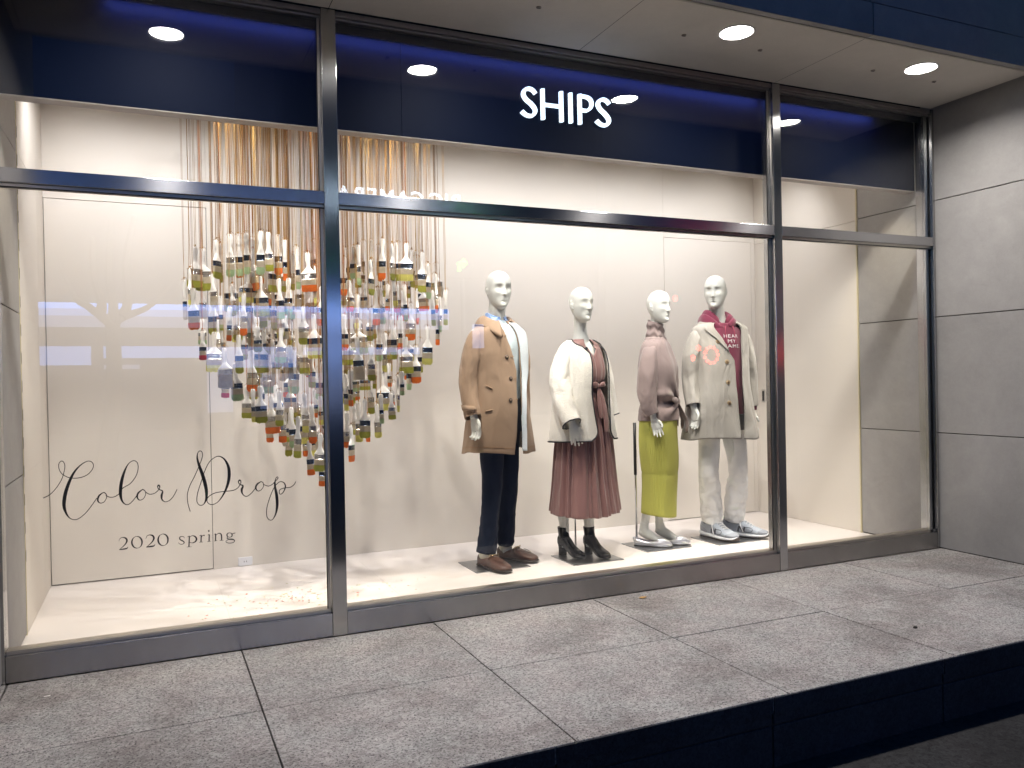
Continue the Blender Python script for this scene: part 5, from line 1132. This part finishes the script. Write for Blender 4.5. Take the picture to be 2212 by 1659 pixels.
sk = Sec([(.98, 0, 0, .135, .108), (.88, 0, 0, .148, .122), (.75, 0, 0, .150, .124), (.62, 0, -.004, .148, .124), (.45, 0, -.004, .140, .116), (.222, 0, .004, .136, .114)], 2.2)
def lf(th, z): return .0042 * abs(math.sin(th * 36)) + .007 * nz(math.cos(th) * 1.6, math.sin(th) * 1.6, z * 3.4) - .004 * math.exp(-((z - .52) / .012) ** 2)
shell('skirt', sk, .97, .222, lambda z: -PI + 1.75 if False else -PI, lambda z: PI, lf, LIME, rt, 50, 620, .002, lambda th, z: -.018 * math.cos(th - .6) * max(0, (.6 - z) / .38))
piping('slit_edge', [sk.P(.95 + .03 * k / 10, .40 - .018 * k, lf(.95, .4) + .004) for k in range(11)], .0022, LIME, rt)
SIL = mat('silver_leather', (.74, .74, .78), .38, .8, bump=(60, .15))
def flat(root, loc, yaw):
    e = empty('flat_shoe', loc, yaw); e.parent = root; e.scale = (1.02, 1.0, 1.25)
    N = 26; prof = cr([(0, .012, .040), (.008, .024, .038), (.04, .030, .030), (.10, .030, .022), (.15, .036, .026), (.19, .034, .034), (.225, .022, .030), (.262, .004, .016)], 5)
    # side walls as a U around the foot, vamp over the toes
    V = []; F = []; n = len(prof)
    for t, hw, zt in prof:
        for c, zf in ((-1, 0), (-1.02, .5), (-.93, 1), (.93, 1), (1.02, .5), (1, 0)):
            V.append((hw * c, -t, .006 + zt * zf))
    for i in range(n - 1):
        for k in (0, 1, 3, 4): F.append((i * 6 + k, i * 6 + k + 1, (i + 1) * 6 + k + 1, (i + 1) * 6 + k))
    F.append((0, 1, 2, 3, 4, 5)); M = MB(); M.add(V, F); o = M.build('upper', SIL, e, True); q = o.modifiers.new('s', 'SOLIDIFY'); q.thickness = .0025; q.offset = 0
    vr = [(t, hw, zt) for t, hw, zt in prof if t > .165]; V = []
    for t, hw, zt in vr:
        for k in range(11):
            a = PI * k / 10; V.append((-hw * .98 * math.cos(a), -t, .006 + zt * .9 + hw * .42 * math.sin(a)))
    M = MB(); M.add(V, [(i * 11 + k, (i + 1) * 11 + k, (i + 1) * 11 + k + 1, i * 11 + k + 1) for i in range(len(vr) - 1) for k in range(10)]); o = M.build('vamp', SIL, e, True); q = o.modifiers.new('s', 'SOLIDIFY'); q.thickness = .003; q.offset = 0
    shoe('sole', [(-.002, .012, 0, .008), (.01, .026, 0, .008), (.08, .028, 0, .007), (.15, .036, 0, .007), (.2, .033, 0, .007), (.235, .018, 0, .007), (.264, .003, .001, .006)], SOLE, e, (0, 0, 0), 0)
    shoe('insole', [(.004, .016, .008, .011), (.02, .024, .008, .011), (.1, .026, .008, .011), (.16, .033, .008, .011), (.2, .03, .008, .011)], mat('brown_insole', (.16, .07, .05), .6), e, (0, 0, 0), 0)
    M = MB(); M.ell((0, .006, .040), (.010, .009, .010), 10, 8); M.ell((.0, .004, .028), (.009, .006, .007), 10, 8); M.build('back_bow', SIL, e, True)
    return e
h_ = world2(rt, 2.930, 1.078); flat(rt, (h_.x, h_.y, .006), yw(rt, (2.945, 1.070), (3.135, .870)))
h_ = world2(rt, 3.085, 1.075); flat(rt, (h_.x, h_.y, .006), yw(rt, (3.09, 1.065), (3.273, .878)))
base(rt, 3.068, 1.015)
pl = world2(rt, 2.960, 1.10); M = MB(); M.tube([(pl.x, pl.y, .006), (pl.x, pl.y, .86)], .0075, 10); M.build('support_rod', CHROME, rt, True)
M = MB(); M.tube([(pl.x, pl.y, .50), (pl.x, pl.y, .87)], .011, 12); M.tube([(pl.x, pl.y, .80), (pl.x - .03, pl.y - .006, .80), (pl.x - .036, pl.y - .006, .786)], .004, 8); M.build('rod_clamp', GASKET, rt, True)

# ================= mannequin 4: man in the raincoat, hoodie and white trousers
rt = empty('mannequin', (3.60, .95, ZFL), R(-4)); tag(rt, 'white bald male mannequin in a pale raincoat, burgundy hoodie, white trousers and grey sneakers', 'mannequin', 'mannequins in the shop window')
fa, fb = world2(rt, 3.572, 1.045), world2(rt, 3.752, 1.010)
M = MB(); hc = Vector((-.050, -.032, 1.912 - .120))
nk = head(M, hc, R(-44), .99)
curve_tube(M, [nk + Vector((0, 0, .03)), nk, (-.015, .0, 1.62), (0, .01, 1.56), (0, .012, 1.50)], [(.050, .055), (.052, .057), (.055, .060), (.068, .068), (.09, .08)], 20, 4)
torso(M, [(1.55, 0, .01, .10, .07), (1.52, 0, .01, .165, .09), (1.43, 0, 0, .175, .105), (1.3, 0, 0, .165, .10), (1.12, 0, 0, .14, .09), (.98, 0, 0, .155, .10), (.88, 0, 0, .15, .09)])
for sg, wr in ((-1, (-.258, -.055, .965)), (1, (.275, .02, .93))):
    curve_tube(M, [(sg * .15, .01, 1.50), (sg * .20, .01, 1.40), (sg * .225, .02, 1.20), (wr[0], wr[1] * .4, 1.08), wr], [.045, .046, .036, .030, .024], 14, 4)
    hand(M, wr, (.05, -.12, -1), (.2 * -sg, -1, 0), 1.0, (-.6 if sg > 0 else .6))
for sg, a_ in ((-1, fa), (1, fb)):
    curve_tube(M, [(sg * .085, .01, .95), (sg * .09, .0, .75), (sg * .118 + .01, a_.y * .3 - .02, .50), (a_.x, a_.y, .14), (a_.x, a_.y - .02, .06)], [.075, .07, .05, .035, .034], 14, 5)
bake(M, 'body', SKIN, rt, .0037)
HOOD = mat('burgundy_fleece', (.18, .022, .055), .9, bump=(200, .2), sheen=.3)
hd_ = empty('hoodie'); hd_.parent = rt
hs = Sec([(1.575, 0, .0, .090, .085), (1.55, 0, .0, .12, .098), (1.50, 0, 0, .18, .112), (1.42, 0, 0, .188, .128), (1.3, 0, 0, .178, .130), (1.0, 0, 0, .172, .126), (.86, 0, 0, .175, .128)])
hf = lambda th, z: .006 * nz(math.cos(th) * 2.5, math.sin(th) * 2.5, z * 3) + .003 * ridge(math.cos(th) * 2, math.sin(th) * 2, z * 5)
shell('hoodie_body', hs, 1.57, .90, lambda z: -PI, lambda z: PI, hf, HOOD, hd_, 50, 90)
gm = Sec([(.92, 0, 0, .176, .130), (.82, 0, 0, .182, .134)]); shell('under_shirt', gm, .915, .80, lambda z: -PI, lambda z: PI, None, mat('grey_shirt', (.16, .16, .17), .9), hd_, 10, 60)
# hood: two fat rolls round the neck, open at the front
for (r0, z0, rad, drp, nm) in ((.088, 1.615, .036, .055, 'hood'), (.112, 1.590, .030, .050, 'hood_roll')):
    M = MB(); pts = []; rr = []
    for k in range(25):
        th = .16 + (2 * PI - .32) * k / 24; f_ = max(0, math.cos(th))
        pts.append((r0 * 1.08 * math.sin(th) - .006, .012 - r0 * .98 * math.cos(th), z0 - drp * f_ ** 1.3 + .012 * math.sin(th * 3)))
        e_ = min(1, min(k, 24 - k) / 3 + .35); rr.append((rad * (1.25 + .2 * math.sin(th * 4)) * e_, rad * (.72 + .12 * math.sin(th * 5 + 1)) * e_))
    curve_tube(M, pts, rr, 16, 2, ref=Vector((0, 0, 1))); M.build(nm, HOOD, hd_, True)
CORD = mat('hood_cord', (.36, .06, .11), .8)
for x0 in (-.018, .026):
    M = MB(); M.tube([hs.P(x0 / .12, 1.545, .016), hs.P(x0 / .13, 1.50, .012), hs.P(x0 / .14, 1.44, .010), hs.P(x0 / .14 + .03, 1.395, .010)], .0032, 6); M.build('cord', CORD, hd_, True)
WHT = mat('white_print', (.8, .78, .78), .7)
for r_, tx in enumerate(('HEAR', 'MY', 'NAME.')):
    me = text_mesh(tx, .034, 0, 'CENTER', 1.15, 0); z0 = 1.462 - r_ * .036
    for v in me.vertices:
        x, y = v.co.x + .012, v.co.y; p_ = hs.P(x / .165, z0 + y, hf(x / .165, z0 + y) + .0018); v.co = p_
    link('chest_print', me, WHT, hd_, False)['label'] = 'white printed word ' + tx.strip('.')
# white trousers with wrinkles and rolled cuffs
WPT = mat('white_cotton', (.86, .85, .83), .8, bump=(300, .1), sheen=.1, wr=(9, .28, (1, 1, 1.6)))
tr_ = empty('trousers'); tr_.parent = rt
hips = Sec([(1.02, 0, 0, .16, .112), (.95, 0, 0, .168, .12), (.84, 0, 0, .172, .124)]); shell('seat', hips, 1.02, .83, lambda z: -PI, lambda z: PI, None, WPT, tr_, 12, 60)
for sg, a_, sd in ((-1, fa, 3), (1, fb, 12)):
    trouser_leg(tr_, (sg * .095, 0, .92), (sg * .125 + .01, a_.y * .3 - .03, .52), (a_.x, a_.y - .005, .150), [(.078, .10), (.070, .086), (.064, .074), (.065, .072), (.060, .066)], WPT, sd, .006, .017, .30, 'leg')
    sleeve('rolled_cuff', [(a_.x, a_.y - .003, .170), (a_.x, a_.y - .005, .130), (a_.x, a_.y - .005, .124)], [(.071, .076), (.070, .075), (.066, .070)], lambda th, s: .002 * nz(math.cos(th) * 2, math.sin(th) * 2, s * 30), WPT, tr_, 40, 5, .004)
# raincoat
RAIN = mat('pale_raincoat_cotton', (.375, .352, .315), .7, bump=(300, .08), sheen=.1, wr=(7, .55, (1, 1, .4))); RIN = mat('raincoat_inside', (.34, .32, .28), .8)
ct = empty('raincoat'); ct.parent = rt
rs = Sec([(1.585, 0, .006, .090, .085), (1.574, 0, .004, .118, .094), (1.557, 0, .002, .170, .106), (1.525, 0, 0, .205, .118), (1.45, 0, 0, .206, .136), (1.36, 0, 0, .208, .148), (1.15, 0, 0, .220, .158), (.95, 0, 0, .250, .175), (.745, 0, .0, .288, .200)], 2.45)
def rf(th, z):
    g_ = max(0, (1.35 - z) / .62)
    return .013 * g_ * math.sin(th * 4.5 + .6 + nz(0, 5, z * 2)) + .008 * nz(math.cos(th) * 2.4, math.sin(th) * 2.4, z * 2.5 + 9) + .004 * ridge(math.cos(th) * 2.2, math.sin(th) * 2.2, z * 4 + 3)
rR = lambda z: np.interp(z, [.745, 1.0, 1.3, 1.46, 1.585], [.06, .07, .05, -.28, -.7]); rL = lambda z: np.interp(z, [.745, 1.0, 1.3, 1.46, 1.585], [.12, .24, .37, .44, .55])
hm2 = lambda th, z: (-.010 * math.sin(th * 3) - .01 * nz(th * 2, 4, 0)) * max(0, (1.0 - z) / .27)
o, ed = shell('front_and_back', rs, 1.583, .745, rL, lambda z: 2 * PI + rR(z), rf, [RAIN, RIN], ct, 70, 170, .006, hm2)
piping('front_edge', ed['left'], .0028, RAIN, ct, False, 2); piping('front_edge', ed['right'], .0028, RAIN, ct, False, 2)
# lapels
lw_ = lambda z: np.interp(z, [1.36, 1.44, 1.54, 1.585], [.0, .16, .46, .5])
shell('lapel', rs, 1.58, 1.37, lambda z: rR(z) - lw_(z), lambda z: rR(z) + .02, lambda th, z: rf(th + 2 * PI, z) + .010, [RAIN, RIN], ct, 24, 16, .004)
shell('lapel', rs, 1.58, 1.34, lambda z: rL(z) - .02, lambda z: rL(z) + lw_(z + .02) * .9, lambda th, z: rf(th, z) + .010, [RAIN, RIN], ct, 24, 16, .004)
coat_sleeve(ct, [(-.11, .0, 1.520), (-.186, .004, 1.475), (-.220, .012, 1.35), (-.236, .016, 1.21), (-.248, -.006, 1.10), (-.256, -.045, .985)], [(.03, .045), (.048, .062), (.058, .070), (.056, .066), (.053, .062), (.050, .058)], RAIN, 14, .006)
coat_sleeve(ct, [(.11, .0, 1.520), (.186, .004, 1.475), (.234, .012, 1.35), (.256, .02, 1.21), (.268, .02, 1.10), (.277, .02, .965)], [(.03, .045), (.048, .060), (.060, .070), (.058, .066), (.054, .060), (.050, .056)], RAIN, 19, .006)
o, _ = sleeve('hoodie_cuff', [(.276, .02, .975), (.278, .02, .935)], [(.044, .048), (.040, .044)], None, HOOD, hd_, 24, 4)
collar('collar', ct, 1.582, .006, .92, 2 * PI - .92, .098, .050, .046, RAIN, .03, .020, 0, .03)
HBUT = mat('light_horn_button', (.34, .25, .14), .3); HB2 = mat('horn_button_centre', (.16, .10, .06), .35)
for z in (1.435, 1.29, 1.145, 1.00):
    th = rR(z) - .20; p_ = rs.P(th, z, rf(th + 2 * PI, z) + .002); button(ct, p_, (math.sin(th), -math.cos(th), 0), .0155, HBUT, HB2)
for z in (1.52, 1.43):
    th = rL(z) + .12; a_ = rs.P(th, z, rf(th, z) + .012); b_ = rs.P(th + .22, z, rf(th + .2, z) + .012); M = MB(); M.tube([a_, b_], .0014, 6, ref=Vector((0, 0, 1))); M.build('buttonhole', RIN, ct)
# sneakers
GRY = mat('grey_suede', (.30, .32, .36), .85, bump=(200, .2)); GRY2 = mat('grey_mesh', (.42, .46, .52), .8, bump=(500, .5)); WSO = mat('white_midsole', (.78, .80, .83), .5); LACE = mat('white_lace', (.85, .85, .85), .8); NLET = mat('letter_dark_grey', (.06, .065, .08), .6)
def sneaker(root, loc, yaw):
    e = empty('sneaker', loc, yaw); e.parent = root; e.scale = (1.08, 1.06, 1.22)
    up = [(0, .026, .03, .085), (.012, .036, .026, .102), (.05, .040, .024, .095), (.10, .040, .022, .112), (.15, .045, .022, .096), (.20, .050, .022, .072), (.25, .050, .022, .056), (.285, .042, .024, .046), (.305, .024, .028, .038)]
    shoe('upper', up, GRY2, e, (0, 0, 0), 0)
    shoe('midsole', [(-.010, .028, .010, .040), (.01, .042, .006, .042), (.08, .042, .006, .036), (.15, .050, .006, .032), (.22, .055, .006, .030), (.27, .050, .010, .030), (.30, .036, .014, .030), (.318, .018, .018, .030)], WSO, e, (0, 0, 0), 0)
    shoe('outsole', [(-.008, .026, 0, .010), (.01, .040, 0, .010), (.10, .040, 0, .010), (.2, .053, 0, .010), (.27, .048, .003, .014), (.305, .034, .008, .022), (.322, .016, .014, .032)], SOLE, e, (0, 0, 0), 0)
    shoe('toe_guard', [(.255, .052, .026, .052), (.285, .0445, .026, .048), (.308, .0265, .028, .041)], GRY, e, (0, 0, 0), 0); shoe('heel_guard', [(-.002, .027, .032, .086), (.012, .0375, .03, .088), (.05, .0415, .03, .070), (.075, .0415, .03, .05)], GRY, e, (0, 0, 0), 0)
    U = cr(up, 5)
    def sf(t, zz, side, off=.0022):
        hw, zb, zt = [np.interp(t, U[:, 0], U[:, j]) for j in (1, 2, 3)]; zc_ = (zb + zt) / 2; q = min(.99, max(-.99, (zz - zc_) / ((zt - zb) / 2)))
        s_ = abs(q) ** (1 / .9) if q > 0 else -abs(q) ** (1 / .45); c = math.sqrt(max(0, 1 - s_ * s_)) ** .75
        return Vector((side * (hw * c + off), -t, zz))
    for side in (-1, 1):
        M = MB(); a, b, c, d = (.118, .036), (.128, .070), (.158, .036), (.166, .068)
        for p0, p1 in ((a, b), (b, c), (c, d)):
            pts = [sf(p0[0] + (p1[0] - p0[0]) * k / 5, p0[1] + (p1[1] - p0[1]) * k / 5, side, .002) for k in range(6)]; M.tube(pts, [(.0065, .0034)] * 6, 8, ref=Vector((0, 1, 0)))
        M.build('letter_n', NLET, e, True)
        M = MB(); pts = [sf(.185 + .04 * math.cos(2 * PI * k / 14) * .9, .050 + .014 * math.sin(2 * PI * k / 14), side, .0012) for k in range(15)]; M.tube(pts, .0018, 6, ref=Vector((0, 1, 0))); M.build('side_panel', NLET, e, True)
    zt_ = lambda t: np.interp(t, U[:, 0], U[:, 3])
    for k in range(6):
        t = .115 + k * .018; M = MB(); zz = zt_(t)
        M.tube([(-.028, -t, zz - .014), (-.012, -t - .004, zz + .001), (.012, -t - .010, zz + .001), (.028, -t - .014, zz - .014)], .0040, 6); M.build('lace', LACE, e, True)
    M = MB(); M.tube([(0, -.112, .115), (.03, -.118, .118), (.05, -.135, .092), (.044, -.15, .065)], .0036, 6); M.tube([(0, -.112, .115), (-.03, -.12, .116), (-.056, -.14, .075), (-.060, -.16, .035)], .0036, 6); M.tube([(0, -.112, .115), (.028, -.10, .126), (.05, -.125, .112), (.0, -.114, .115)], .0036, 6); M.build('lace_bow', LACE, e, True)
    M = MB(); curve_tube(M, [(0, -.055, .06), (0, -.050, .115)], [(.036, .046), (.034, .042)], 20, 3); M.build('ankle_collar', GRY, e, True)
    return e
h_ = world2(rt, 3.560, 1.125); sneaker(rt, (h_.x, h_.y, .006), yw(rt, (3.562, 1.12), (3.600, .82)))
h_ = world2(rt, 3.700, 1.075); sneaker(rt, (h_.x, h_.y, .006), yw(rt, (3.715, 1.07), (3.88, .83)))
base(rt, 3.632, .962)
